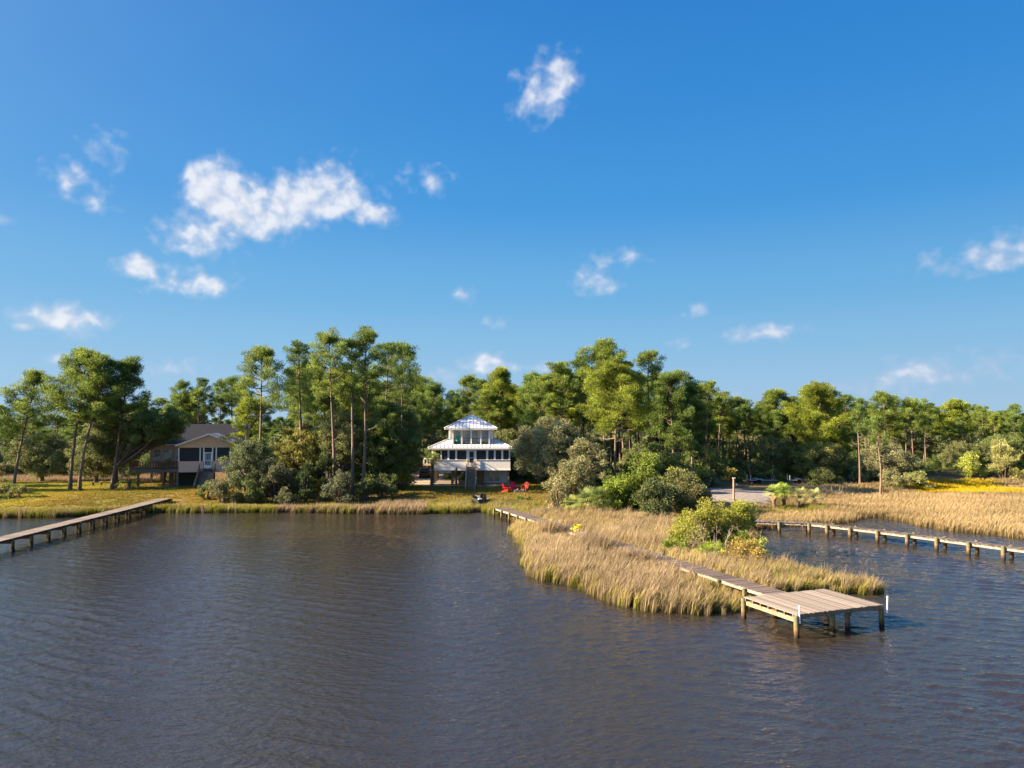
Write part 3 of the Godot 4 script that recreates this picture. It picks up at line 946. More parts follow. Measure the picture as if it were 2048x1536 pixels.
func white_house() -> void:
	var t := thing("house", "white house on pilings with hipped metal roofs and a long front stair", "house", Vector3(-6.0, 1.2, -108.0), 0.03)
	# floor and lower walls
	boxpart("floor", Vector3(0, 2.42, -5.2), Vector3(11.3, 0.22, 10.2), M.dark_beam, t)
	boxpart("wall", Vector3(-3.11, 3.0, 0), Vector3(5.3, 1.4, 0.14), M.wall_blue, t)
	boxpart("wall", Vector3(3.21, 3.0, 0), Vector3(5.1, 1.4, 0.14), M.wall_blue, t)
	boxpart("wall", Vector3(0.1, 2.62, -0.004), Vector3(1.1, 0.64, 0.13), M.wall_blue, t)
	for s in [-1.0, 1.0]:
		boxpart("wall", Vector3(s * 5.69, 3.0, -1.85), Vector3(0.14, 1.4, 3.55), M.wall_blue, t)
		boxpart("wall", Vector3(s * 5.69, 3.86, -7.0), Vector3(0.14, 3.12, 6.7), M.wall_blue, t)
		boxpart("porch_screen", Vector3(s * 5.69, 4.4, -1.85), Vector3(0.02, 1.36, 3.5), M.screen, t)
		boxpart("header", Vector3(s * 5.69, 5.25, -1.85), Vector3(0.14, 0.3, 3.55), M.trim, t)
	boxpart("wall", Vector3(0, 3.86, -10.3), Vector3(11.2, 3.12, 0.14), M.wall_blue, t)
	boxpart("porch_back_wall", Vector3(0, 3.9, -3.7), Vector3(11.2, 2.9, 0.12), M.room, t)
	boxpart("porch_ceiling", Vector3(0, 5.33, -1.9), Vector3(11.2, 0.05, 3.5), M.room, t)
	for x in [-3.6, -1.9, 1.8, 3.9]:
		window(t, Vector3(x, 4.1, -3.62), 1.0, 1.5, M.glass, M.trim)
	boxpart("header", Vector3(0, 5.26, 0.0), Vector3(11.36, 0.3, 0.16), M.trim, t)
	boxpart("sill", Vector3(-3.1, 3.72, 0.03), Vector3(5.3, 0.06, 0.22), M.trim, t)
	boxpart("sill", Vector3(3.2, 3.72, 0.03), Vector3(5.1, 0.06, 0.22), M.trim, t)
	boxpart("skirt_board", Vector3(-3.11, 2.27, 0.03), Vector3(5.34, 0.16, 0.2), M.trim, t)
	boxpart("skirt_board", Vector3(3.21, 2.27, 0.03), Vector3(5.14, 0.16, 0.2), M.trim, t)
	var spans := [[-5.45, -4.42], [-4.27, -3.41], [-3.15, -2.29], [-2.02, -0.66], [0.8, 2.22], [2.52, 3.35], [3.61, 4.44], [4.71, 5.53]]
	for sp in spans:
		boxpart("porch_screen", Vector3((sp[0] + sp[1]) / 2, 4.43, 0.0), Vector3(sp[1] - sp[0], 1.36, 0.02), M.screen, t)
	var edges := [-5.73, -5.45, -4.42, -4.27, -3.41, -3.15, -2.29, -2.02, -0.66, -0.34, 0.54, 0.8, 2.22, 2.52, 3.35, 3.61, 4.44, 4.71, 5.53, 5.73]
	for k in edges.size() / 2:
		var a: float = edges[k * 2]
		var b: float = edges[k * 2 + 1]
		boxpart("post", Vector3((a + b) / 2, 4.43, 0.0), Vector3(b - a, 1.37, 0.15), M.trim, t)
	# the screen door over the stair
	var door := window(t, Vector3(0.1, 4.0, 0.04), 0.86, 2.1, M.screen, M.trim, "door", 0.11, 1)
	boxpart("kick_plate", Vector3(0.1, 3.13, 0.05), Vector3(0.64, 0.4, 0.05), M.wall_blue, door)
	# lower roof
	fascia(t, -6.2, 6.2, 0.5, -10.8, 5.4, 0.2, M.trim)
	boxpart("soffit", Vector3(0, 5.43, -5.15), Vector3(12.3, 0.05, 11.2), M.trim, t)
	hip(t, "metal_roof", -6.22, 6.22, 0.52, -10.82, 5.47, -3.3, 3.3, -1.75, -8.3, 6.72, M.metal, M.seam, 0.5, 2.74, -0.26)
	# upper storey with an open balcony in front
	boxpart("wall", Vector3(-3.28, 7.4, -4.9), Vector3(0.12, 1.7, 6.3), M.wall_blue, t)
	boxpart("wall", Vector3(3.28, 7.4, -4.9), Vector3(0.12, 1.7, 6.3), M.wall_blue, t)
	boxpart("wall", Vector3(0, 7.4, -8.1), Vector3(6.4, 1.7, 0.12), M.wall_blue, t)
	boxpart("wall", Vector3(-2.97, 7.4, -1.7), Vector3(0.5, 1.7, 0.12), M.wall_blue, t)
	boxpart("wall", Vector3(2.97, 7.4, -1.7), Vector3(0.5, 1.7, 0.12), M.wall_blue, t)
	boxpart("balcony_back_wall", Vector3(0, 7.2, -2.6), Vector3(5.4, 2.0, 0.1), M.white, t)
	boxpart("balcony_floor", Vector3(0, 5.92, -1.4), Vector3(5.4, 0.08, 2.2), M.dark_beam, t)
	for s in [-1.0, 1.0]:
		boxpart("bay_wall", Vector3(s * 2.68, 6.1, -1.0), Vector3(0.1, 1.1, 1.3), M.trim, t)
		boxpart("wall", Vector3(s * 2.68, 7.1, -2.1), Vector3(0.1, 2.3, 0.9), M.white, t)
	boxpart("bay_wall", Vector3(0, 5.82, -0.3), Vector3(5.5, 0.36, 0.1), M.trim, t)
	boxpart("header", Vector3(0, 8.12, -0.3), Vector3(5.5, 0.2, 0.12), M.trim, t)
	for x in [-2.66, -1.36, 0.02, 1.42, 2.66]:
		boxpart("post", Vector3(x, 7.02, -0.3), Vector3(0.17, 2.02, 0.13), M.trim, t)
	boxpart("balcony_rail", Vector3(0, 6.85, -0.34), Vector3(5.2, 0.05, 0.05), M.dark_beam, t)
	window(t, Vector3(-2.05, 7.35, -2.52), 0.85, 1.2, M.glass, M.trim, "window", 0.06, 1)
	window(t, Vector3(-0.55, 7.08, -2.52), 0.95, 1.9, M.glass, M.trim, "glass_door", 0.07)
	window(t, Vector3(0.5, 7.08, -2.52), 0.95, 1.9, M.glass, M.trim, "glass_door", 0.07)
	window(t, Vector3(2.05, 7.35, -2.52), 0.95, 1.2, M.glass, M.trim, "window", 0.06)
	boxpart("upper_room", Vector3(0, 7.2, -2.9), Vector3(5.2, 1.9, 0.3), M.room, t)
	fascia(t, -3.85, 3.85, 0.15, -8.7, 8.24, 0.17, M.trim)
	boxpart("soffit", Vector3(0, 8.27, -4.27), Vector3(7.6, 0.05, 8.75), M.trim, t)
	hip(t, "metal_roof", -3.88, 3.88, 0.18, -8.72, 8.3, -0.05, 0.05, -4.0, -4.4, 10.3, M.metal, M.seam, 0.5)
	# pilings and the closed room under the right side
	var row := Mb.new()
	row.box(Vector3(0, 1.1, 0), Vector3(0.3, 2.45, 0.3))
	var pm := row.mesh()
	for z in [-0.3, -3.6, -7.0, -10.0]:
		for x in [-5.5, -2.75, 0.75, 5.45]:
			part("piling", pm, M.tan if z > -1.0 else M.dark_beam, t, Transform3D(Basis(), Vector3(x, 0, z)))
	boxpart("slab", Vector3(0, -0.1, -4.6), Vector3(12.0, 0.34, 11.6), M.concrete, t)
	boxpart("room_wall", Vector3(3.55, 1.2, -3.2), Vector3(3.5, 2.24, 0.12), M.white, t)
	boxpart("tan_panel", Vector3(1.3, 1.2, -1.9), Vector3(1.05, 2.24, 0.1), M.tan, t)
	boxpart("room_wall", Vector3(1.85, 1.2, -6.2), Vector3(0.12, 2.24, 7.0), M.tan, t)
	boxpart("room_wall", Vector3(5.3, 1.2, -6.6), Vector3(0.12, 2.24, 6.6), M.wall_blue, t)
	boxpart("room_wall", Vector3(3.55, 1.2, -9.9), Vector3(3.4, 2.24, 0.12), M.wall_blue, t)
	for x in [2.95, 3.85]:
		window(t, Vector3(x, 1.2, -3.1), 0.86, 1.75, M.glass, M.trim, "glass_door", 0.07)
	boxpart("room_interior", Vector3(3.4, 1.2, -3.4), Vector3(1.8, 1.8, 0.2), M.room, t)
	# stair at the back under the floor, seen between the pilings
	for k in 7:
		boxpart("rear_step", Vector3(-2.3 + k * 0.22, 0.35 + k * 0.28, -6.0), Vector3(0.3, 0.06, 1.0), M.trim, t)
	# front stair
	stairs(t, 0.1, 1.3, 0.2, 2.95, -0.3, 0.335, 19, M.stair, M.tan, M.pale_beam, 0.85)
	# small porch on the left side
	boxpart("side_porch", Vector3(-6.5, 2.75, -5.0), Vector3(1.5, 0.2, 2.2), M.tan, t)
	boxpart("side_rail", Vector3(-7.2, 3.7, -5.0), Vector3(0.06, 0.08, 2.2), M.trim, t)
	boxpart("side_rail", Vector3(-6.5, 3.7, -3.95), Vector3(1.4, 0.08, 0.06), M.trim, t)
	for x in [-7.2, -6.75, -6.3, -5.9]:
		boxpart("side_post", Vector3(x, 3.26, -3.95), Vector3(0.07, 0.85, 0.07), M.trim, t)
	# teal chair on the balcony
	var base := Vector3(-6.0, 1.2, -108.0) + Basis(Vector3.UP, 0.03) * Vector3(-1.95, 6.1, -1.5)
	var ch := thing("armchair", "teal chair on the white house's upper balcony", "chair", base, 0.4)
	boxpart("seat", Vector3(0, 0.42, 0), Vector3(0.6, 0.08, 0.55), M.teal, ch)
	boxpart("backrest", Vector3(0, 0.8, -0.26), Vector3(0.6, 0.7, 0.06), M.teal, ch)
	for s in [-1.0, 1.0]:
		boxpart("armrest", Vector3(s * 0.31, 0.64, 0), Vector3(0.08, 0.04, 0.55), M.teal, ch)
		for z in [-0.22, 0.22]:
			boxpart("leg", Vector3(s * 0.28, 0.2, z), Vector3(0.06, 0.4, 0.06), M.teal, ch)

func pink_house() -> void:
	var t := thing("house", "pinkish house on posts with a screened gable porch and grey stair", "house", Vector3(-44.0, 1.1, -107.0), 0.22)
	# porch
	boxpart("floor", Vector3(-0.4, 2.35, -2.5), Vector3(6.9, 0.3, 5.0), M.dark_beam, t)
	boxpart("wall", Vector3(-2.42, 2.9, 0), Vector3(3.05, 1.56, 0.14), M.pink, t)
	boxpart("wall", Vector3(1.93, 2.9, 0), Vector3(2.2, 1.56, 0.14), M.pink, t)
	boxpart("wall", Vector3(-0.75, 2.9, -0.002), Vector3(0.28, 1.56, 0.12), M.pink, t)
	boxpart("wall", Vector3(0.72, 2.9, -0.002), Vector3(0.22, 1.56, 0.12), M.pink, t)
	boxpart("wall", Vector3(3.0, 2.9, -2.5), Vector3(0.14, 1.56, 4.9), M.pink, t)
	for sp in [[-3.9, -1.19], [-0.96, -0.72], [0.72, 0.98], [1.2, 3.0]]:
		boxpart("porch_screen", Vector3((sp[0] + sp[1]) / 2, 4.66, 0), Vector3(sp[1] - sp[0], 1.96, 0.02), M.screen, t)
	for x in [-3.95, -1.08, -0.6, 0.6, 1.1, 3.05]:
		boxpart("post", Vector3(x, 4.66, 0.01), Vector3(0.17, 1.98, 0.16), M.trim, t)
	var d := window(t, Vector3(0, 3.8, 0.04), 1.05, 2.3, M.glass, M.trim, "door", 0.13, 1)
	boxpart("kick_plate", Vector3(0, 2.9, 0.05), Vector3(0.8, 0.4, 0.05), M.trim, d)
	boxpart("transom", Vector3(0, 5.3, 0.0), Vector3(1.05, 0.62, 0.03), M.screen, t)
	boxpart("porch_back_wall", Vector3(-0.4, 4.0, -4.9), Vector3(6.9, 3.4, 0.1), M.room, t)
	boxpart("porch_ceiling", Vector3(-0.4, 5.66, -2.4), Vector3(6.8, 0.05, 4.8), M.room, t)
	window(t, Vector3(2.1, 4.7, -4.8), 1.2, 1.1, M.glass, M.trim, "window", 0.08, 1)
	# gable
	var g := Mb.new()
	g.quad(Vector3(-4.0, 5.64, 0.02), Vector3(-4.0, 6.05, 0.02), Vector3(3.1, 6.05, 0.02), Vector3(3.1, 5.64, 0.02), Color.WHITE)
	g.ftri(Vector3(-4.0, 6.05, 0.02), Vector3(0.2, 7.42, 0.02), Vector3(3.1, 6.4, 0.02), Color.WHITE)
	g.ftri(Vector3(-4.0, 6.05, 0.02), Vector3(3.1, 6.4, 0.02), Vector3(3.1, 6.05, 0.02), Color.WHITE)
	part("gable", g.mesh(), M.beige, t)
	slope(t, "porch_roof", Vector3(-4.3, 5.95, -6.5), Vector3(-4.3, 5.95, 0.75), Vector3(0.2, 7.6, 0.75), Vector3(0.2, 7.6, -6.5), 0.09, M.porch_roof, 0, M.trim)
	slope(t, "porch_roof", Vector3(3.7, 6.2, 0.75), Vector3(3.7, 6.2, -6.5), Vector3(0.2, 7.6, -6.5), Vector3(0.2, 7.6, 0.75), 0.09, M.porch_roof, 0, M.trim)
	barpart("barge_board", Vector3(-4.3, 5.95, 0.79), Vector3(0.2, 7.6, 0.79), 0.05, 0.24, M.trim, t)
	barpart("barge_board", Vector3(3.7, 6.2, 0.79), Vector3(0.2, 7.6, 0.79), 0.05, 0.24, M.trim, t)
	# main house behind
	boxpart("wall", Vector3(-2.4, 4.2, -8.5), Vector3(13.3, 3.9, 6.6), M.beige, t)
	slope(t, "shingle_roof", Vector3(-9.6, 6.0, -4.7), Vector3(4.8, 6.0, -4.7), Vector3(4.8, 8.95, -9.0), Vector3(-9.6, 8.95, -9.0), 0.12, M.shingle, 0, M.trim)
	slope(t, "shingle_roof", Vector3(4.8, 6.0, -13.2), Vector3(-9.6, 6.0, -13.2), Vector3(-9.6, 8.95, -9.0), Vector3(4.8, 8.95, -9.0), 0.12, M.shingle, 0, M.trim)
	for s in [-8.9, 4.2]:
		var e := Mb.new()
		e.ftri(Vector3(s, 6.1, -5.3), Vector3(s, 6.1, -11.8), Vector3(s, 8.7, -9.0), Color.WHITE)
		e.ftri(Vector3(s, 6.1, -11.8), Vector3(s, 6.1, -5.3), Vector3(s, 8.7, -9.0), Color.WHITE)
		part("gable", e.mesh(), M.beige, t)
	boxpart("fascia", Vector3(-2.4, 6.02, -4.7), Vector3(14.4, 0.2, 0.06), M.trim, t)
	boxpart("vent_pipe", Vector3(3.9, 8.6, -7.6), Vector3(0.16, 1.4, 0.16), M.trim, t)
	for x in [-8.0, -6.6, -5.0]:
		window(t, Vector3(x, 4.5, -5.16), 1.0 if x > -6.0 else 1.1, 1.5, M.glass, M.trim)
	# deck with its railing on the left
	boxpart("deck_floor", Vector3(-7.2, 2.55, -2.5), Vector3(6.5, 0.12, 5.0), M.deck_red, t)
	boxpart("rim_board", Vector3(-7.2, 2.4, 0.02), Vector3(6.5, 0.5, 0.06), M.stair, t)
	boxpart("deck_rail", Vector3(-7.2, 3.64, 0.0), Vector3(6.5, 0.1, 0.14), M.deck_red, t)
	boxpart("deck_rail", Vector3(-7.2, 2.78, 0.0), Vector3(6.5, 0.08, 0.06), M.deck_red, t)
	boxpart("deck_rail", Vector3(-10.4, 3.64, -2.5), Vector3(0.12, 0.1, 4.9), M.deck_red, t)
	for k in 19:
		boxpart("baluster", Vector3(-10.38 + k * 0.34, 3.21, 0.0), Vector3(0.13, 0.78, 0.05), M.deck_red, t)
	for k in 14:
		boxpart("baluster", Vector3(-10.4, 3.21, -0.35 - k * 0.34), Vector3(0.05, 0.78, 0.13), M.deck_red, t)
	var pm := Mb.new()
	pm.box(Vector3(0, 1.1, 0), Vector3(0.26, 2.4, 0.26))
	var post_mesh := pm.mesh()
	for x in [-9.3, -4.1, -0.9, 2.9]:
		part("piling", post_mesh, M.deck_red if x < -9 else M.post_wood, t, Transform3D(Basis(), Vector3(x, 0, -0.25)))
	for x in [-8.8, -5.5, -1.0, 3.5]:
		for z in [-5.5, -11.5]:
			part("piling", post_mesh, M.post_wood, t, Transform3D(Basis(), Vector3(x, 0, z)))
	boxpart("stone_pier", Vector3(-5.5, 1.1, -3.0), Vector3(0.55, 2.3, 0.55), M.tan, t)
	boxpart("slab", Vector3(-7.0, 0.0, -3.6), Vector3(6.0, 0.3, 5.0), M.concrete, t)
	boxpart("lattice_wall", Vector3(-2.7, 1.1, -2.6), Vector3(4.0, 2.3, 0.1), M.dark_beam, t)
	# stair
	boxpart("landing", Vector3(0.1, 2.5, 0.45), Vector3(2.0, 0.1, 0.8), M.stair, t)
	stairs(t, 0.1, 2.05, 0.85, 2.55, -0.1, 0.3, 13, M.stair, M.stair, M.tan, 0.75)

# ---------- small things ----------
func ring_stones(called: String, label: String, category: String, at: Vector3, spots: Array, size: float, seed_: int, col: Color) -> void:
	rng.seed = seed_
	var t := thing(called, label, category, at)
	var kinds := []
	for k in 4:
		var b := Mb.new()
		var rows := []
		for i in 4:
			var r := []
			for j in 7:
				var a := TAU * j / 7.0
				var e := -0.6 + i * 0.62
				r.append(Vector3(cos(a) * cos(e), sin(e) * 0.75, sin(a) * cos(e)) * rr(0.8, 1.15) * size * 0.5)
			rows.append(r)
		var cc := col * rr(0.8, 1.15)
		for i in 3:
			for j in 7:
				var m := (j + 1) % 7
				b.quad(rows[i][j], rows[i + 1][j], rows[i + 1][m], rows[i][m], cc)
		for j in 7:
			b.ftri(rows[3][j], Vector3(0, size * 0.42, 0), rows[3][(j + 1) % 7], cc)
		kinds.append(b.mesh())
	for s in spots:
		part("stone", kinds[rng.randi() % 4], M.stone, t, Transform3D(Basis(Vector3.UP, rr(0, TAU)).scaled(Vector3.ONE * rr(0.75, 1.25)), s))

func chair(at: Vector3, turn: float, label: String, m: Material) -> void:
	# a garden chair with a high fanned back of slats
	var t := thing("garden_chair", label, "chair", at, turn, "red chairs round the fire pit")
	for k in 5:
		var x := (k - 2) * 0.125
		var hgt := 0.86 - 0.045 * (k - 2) * (k - 2)
		barpart("back_slat", Vector3(x, 0.3, -0.2), Vector3(x * 1.45, 0.3 + hgt, -0.52), 0.115, 0.025, m, t)
	for k in 5:
		boxpart("seat_slat", Vector3(0, 0.36 - 0.018 * (4 - k), -0.14 + k * 0.12), Vector3(0.6, 0.025, 0.105), m, t)
	barpart("back_brace", Vector3(-0.36, 0.66, -0.37), Vector3(0.36, 0.66, -0.37), 0.07, 0.03, m, t)
	for s in [-1.0, 1.0]:
		boxpart("armrest", Vector3(s * 0.38, 0.58, 0.03), Vector3(0.15, 0.03, 0.82), m, t)
		boxpart("front_leg", Vector3(s * 0.34, 0.29, 0.36), Vector3(0.045, 0.58, 0.11), m, t)
		barpart("rear_leg", Vector3(s * 0.3, 0.36, 0.3), Vector3(s * 0.3, 0.04, -0.55), 0.035, 0.14, m, t)

func skiff(at: Vector3, turn: float) -> void:
	var t := thing("skiff", "dark flat skiff with an outboard motor pulled up in the shore grass", "boat", at, turn)
	# sections from the bow (-z) to the stern (+z): half width at the top, half width at the bottom, height of bottom, height of the side
	var secs := [[-2.3, 0.08, 0.02, 0.42, 0.72], [-1.7, 0.5, 0.32, 0.12, 0.66], [-0.8, 0.72, 0.55, 0.02, 0.6], [0.6, 0.78, 0.62, 0.0, 0.56], [1.9, 0.76, 0.6, 0.0, 0.56]]
	var b := Mb.new()
	var inn := Mb.new()
	for i in secs.size() - 1:
		var p: Array = secs[i]
		var q: Array = secs[i + 1]
		for s in [-1.0, 1.0]:
			var a0 := Vector3(s * p[1], p[4], p[0])
			var a1 := Vector3(s * q[1], q[4], q[0])
			var b0 := Vector3(s * p[2], p[3], p[0])
			var b1 := Vector3(s * q[2], q[3], q[0])
			var i0 := Vector3(s * maxf(p[1] - 0.05, 0.01), p[4], p[0] + 0.03)
			var i1 := Vector3(s * (q[1] - 0.05), q[4], q[0])
			if s < 0:
				b.quad(b0, a0, a1, b1, Color.WHITE)
				b.quad(a0, i0, i1, a1, Color.WHITE)
				inn.quad(i0, Vector3(b0.x, b0.y + 0.04, b0.z), Vector3(b1.x, b1.y + 0.04, b1.z), i1, Color.WHITE)
			else:
				b.quad(b1, a1, a0, b0, Color.WHITE)
				b.quad(a1, i1, i0, a0, Color.WHITE)
				inn.quad(i1, Vector3(b1.x, b1.y + 0.04, b1.z), Vector3(b0.x, b0.y + 0.04, b0.z), i0, Color.WHITE)
		b.quad(Vector3(-p[2], p[3], p[0]), Vector3(-q[2], q[3], q[0]), Vector3(q[2], q[3], q[0]), Vector3(p[2], p[3], p[0]), Color.WHITE)
		inn.quad(Vector3(-p[2], p[3] + 0.04, p[0]), Vector3(p[2], p[3] + 0.04, p[0]), Vector3(q[2], q[3] + 0.04, q[0]), Vector3(-q[2], q[3] + 0.04, q[0]), Color.WHITE)
	b.quad(Vector3(-0.6, 0, 1.9), Vector3(-0.76, 0.56, 1.9), Vector3(0.76, 0.56, 1.9), Vector3(0.6, 0, 1.9), Color.WHITE)
	inn.quad(Vector3(0.6, 0.04, 1.86), Vector3(0.72, 0.55, 1.86), Vector3(-0.72, 0.55, 1.86), Vector3(-0.6, 0.04, 1.86), Color.WHITE)
	part("hull", b.mesh(), M.hull, t)
	part("hull_lining", inn.mesh(), M.hull_in, t)
	for z in [-0.9, 0.3, 1.3]:
		boxpart("bench", Vector3(0, 0.4, z), Vector3(1.25, 0.05, 0.3), M.hull_in, t)
	boxpart("console", Vector3(0.25, 0.75, 0.35), Vector3(0.5, 0.7, 0.4), M.motor, t)
	boxpart("seat_cushion", Vector3(-0.2, 0.5, 0.95), Vector3(0.45, 0.12, 0.4), M.pvc, t)
	var mo := Mb.new()
	mo.tube([Vector3(0, 0.62, 2.15), Vector3(0, 0.75, 2.15), Vector3(0, 1.1, 2.2), Vector3(0, 1.22, 2.2)], [0.13, 0.19, 0.2, 0.1], 10, same(Color.WHITE, 3))
	mo.box(Vector3(0, 0.3, 2.14), Vector3(0.11, 0.75, 0.2))
	mo.box(Vector3(0, 0.02, 2.2), Vector3(0.14, 0.08, 0.42))
	part("outboard_motor", mo.mesh(), M.motor, t)

func car(at: Vector3, turn: float) -> void:
	var t := thing("parked_car", "black car parked behind the white house's left corner", "car", at, turn)
	var b := Mb.new()
	var prof := [[-2.25, 0.45, 0.85], [-2.1, 0.35, 1.0], [-0.9, 0.3, 1.1], [1.9, 0.3, 1.12], [2.25, 0.42, 0.95]]
	for i in prof.size() - 1:
		var p: Array = prof[i]
		var q: Array = prof[i + 1]
		b.hexa([Vector3(-0.9, p[1], p[0]), Vector3(0.9, p[1], p[0]), Vector3(0.9, q[1], q[0]), Vector3(-0.9, q[1], q[0]), Vector3(-0.86, p[2], p[0]), Vector3(0.86, p[2], p[0]), Vector3(0.86, q[2], q[0]), Vector3(-0.86, q[2], q[0])], Color.WHITE)
	part("body", b.mesh(), M.black_paint, t)
	var c := Mb.new()
	c.hexa([Vector3(-0.84, 1.1, -1.0), Vector3(0.84, 1.1, -1.0), Vector3(0.84, 1.12, 2.1), Vector3(-0.84, 1.12, 2.1), Vector3(-0.68, 1.68, -0.3), Vector3(0.68, 1.68, -0.3), Vector3(0.68, 1.68, 1.8), Vector3(-0.68, 1.68, 1.8)], Color.WHITE)
	part("cabin", c.mesh(), M.dark, t)
	boxpart("car_roof", Vector3(0, 1.7, 0.75), Vector3(1.34, 0.05, 2.1), M.black_paint, t)
	for s in [-1.0, 1.0]:
		for z in [-1.4, 1.4]:
			var w := Mb.new()
			w.tube([Vector3(s * 0.68, 0.36, z), Vector3(s * 0.92, 0.36, z)], [0.36, 0.36], 14, same(Color.WHITE, 1))
			part("wheel", w.mesh(), M.tyre, t)
		boxpart("tail_light", Vector3(s * 0.72, 0.95, 2.2), Vector3(0.2, 0.14, 0.08), M.crimson, t)

func post_with_lamp() -> void:
	var t := thing("lamp_post", "pale wooden post with a small lamp near the sandy ramp", "lamp post", on(25.8, -86.2))
	var b := Mb.new()
	b.tube([Vector3(0, -0.4, 0), Vector3(0.02, 2.7, 0)], [0.14, 0.12], 10, same(Color.WHITE, 1))
	part("post", b.mesh(), M.post_wood, t)
	barpart("bracket", Vector3(0.02, 2.0, 0), Vector3(0.3, 2.05, 0.05), 0.04, 0.04, M.galv, t)
	boxpart("lamp", Vector3(0.32, 1.98, 0.05), Vector3(0.16, 0.18, 0.16), M.galv, t)
	boxpart("cap", Vector3(0.05, 2.73, 0), Vector3(0.32, 0.06, 0.28), M.pvc, t)

func trailer(at: Vector3, turn: float, label: String, side: float) -> void:
	var t := thing("boat_trailer", label, "trailer", at, turn, "trailers beside the sandy ramp")
	for s in [-1.0, 1.0]:
		barpart("frame_rail", Vector3(-1.7, 0.5, s * 0.6), Vector3(1.7, 0.5, s * 0.6), 0.08, 0.12, M.galv, t)
		var w := Mb.new()
		w.tube([Vector3(-0.3, 0.32, s * 0.72), Vector3(-0.3, 0.32, s * 0.92)], [0.32, 0.32], 12, same(Color.WHITE, 1))
		part("wheel", w.mesh(), M.tyre, t)
		boxpart("fender", Vector3(-0.3, 0.7, s * 0.82), Vector3(0.8, 0.05, 0.26), M.pvc, t)
		barpart("guide_post", Vector3(-1.6, 0.5, s * 0.7), Vector3(-1.6, 1.25, s * 0.72), 0.07, 0.07, M.pvc, t)
	for x in [-1.5, 0.0, 1.5]:
		boxpart("cross_member", Vector3(x, 0.5, 0), Vector3(0.1, 0.08, 1.12), M.galv, t)
	barpart("tongue", Vector3(1.7, 0.5, 0), Vector3(3.0, 0.42, 0), 0.09, 0.1, M.galv, t)
	barpart("winch_post", Vector3(2.2, 0.45, 0), Vector3(2.35, 1.2, 0), 0.08, 0.08, M.galv, t)
	boxpart("bunk", Vector3(0, 0.68, 0.35 * side), Vector3(2.6, 0.08, 0.14), M.dark, t)
	boxpart("toolbox", Vector3(1.2, 0.75, -0.2 * side), Vector3(0.6, 0.36, 0.5), M.dark, t)

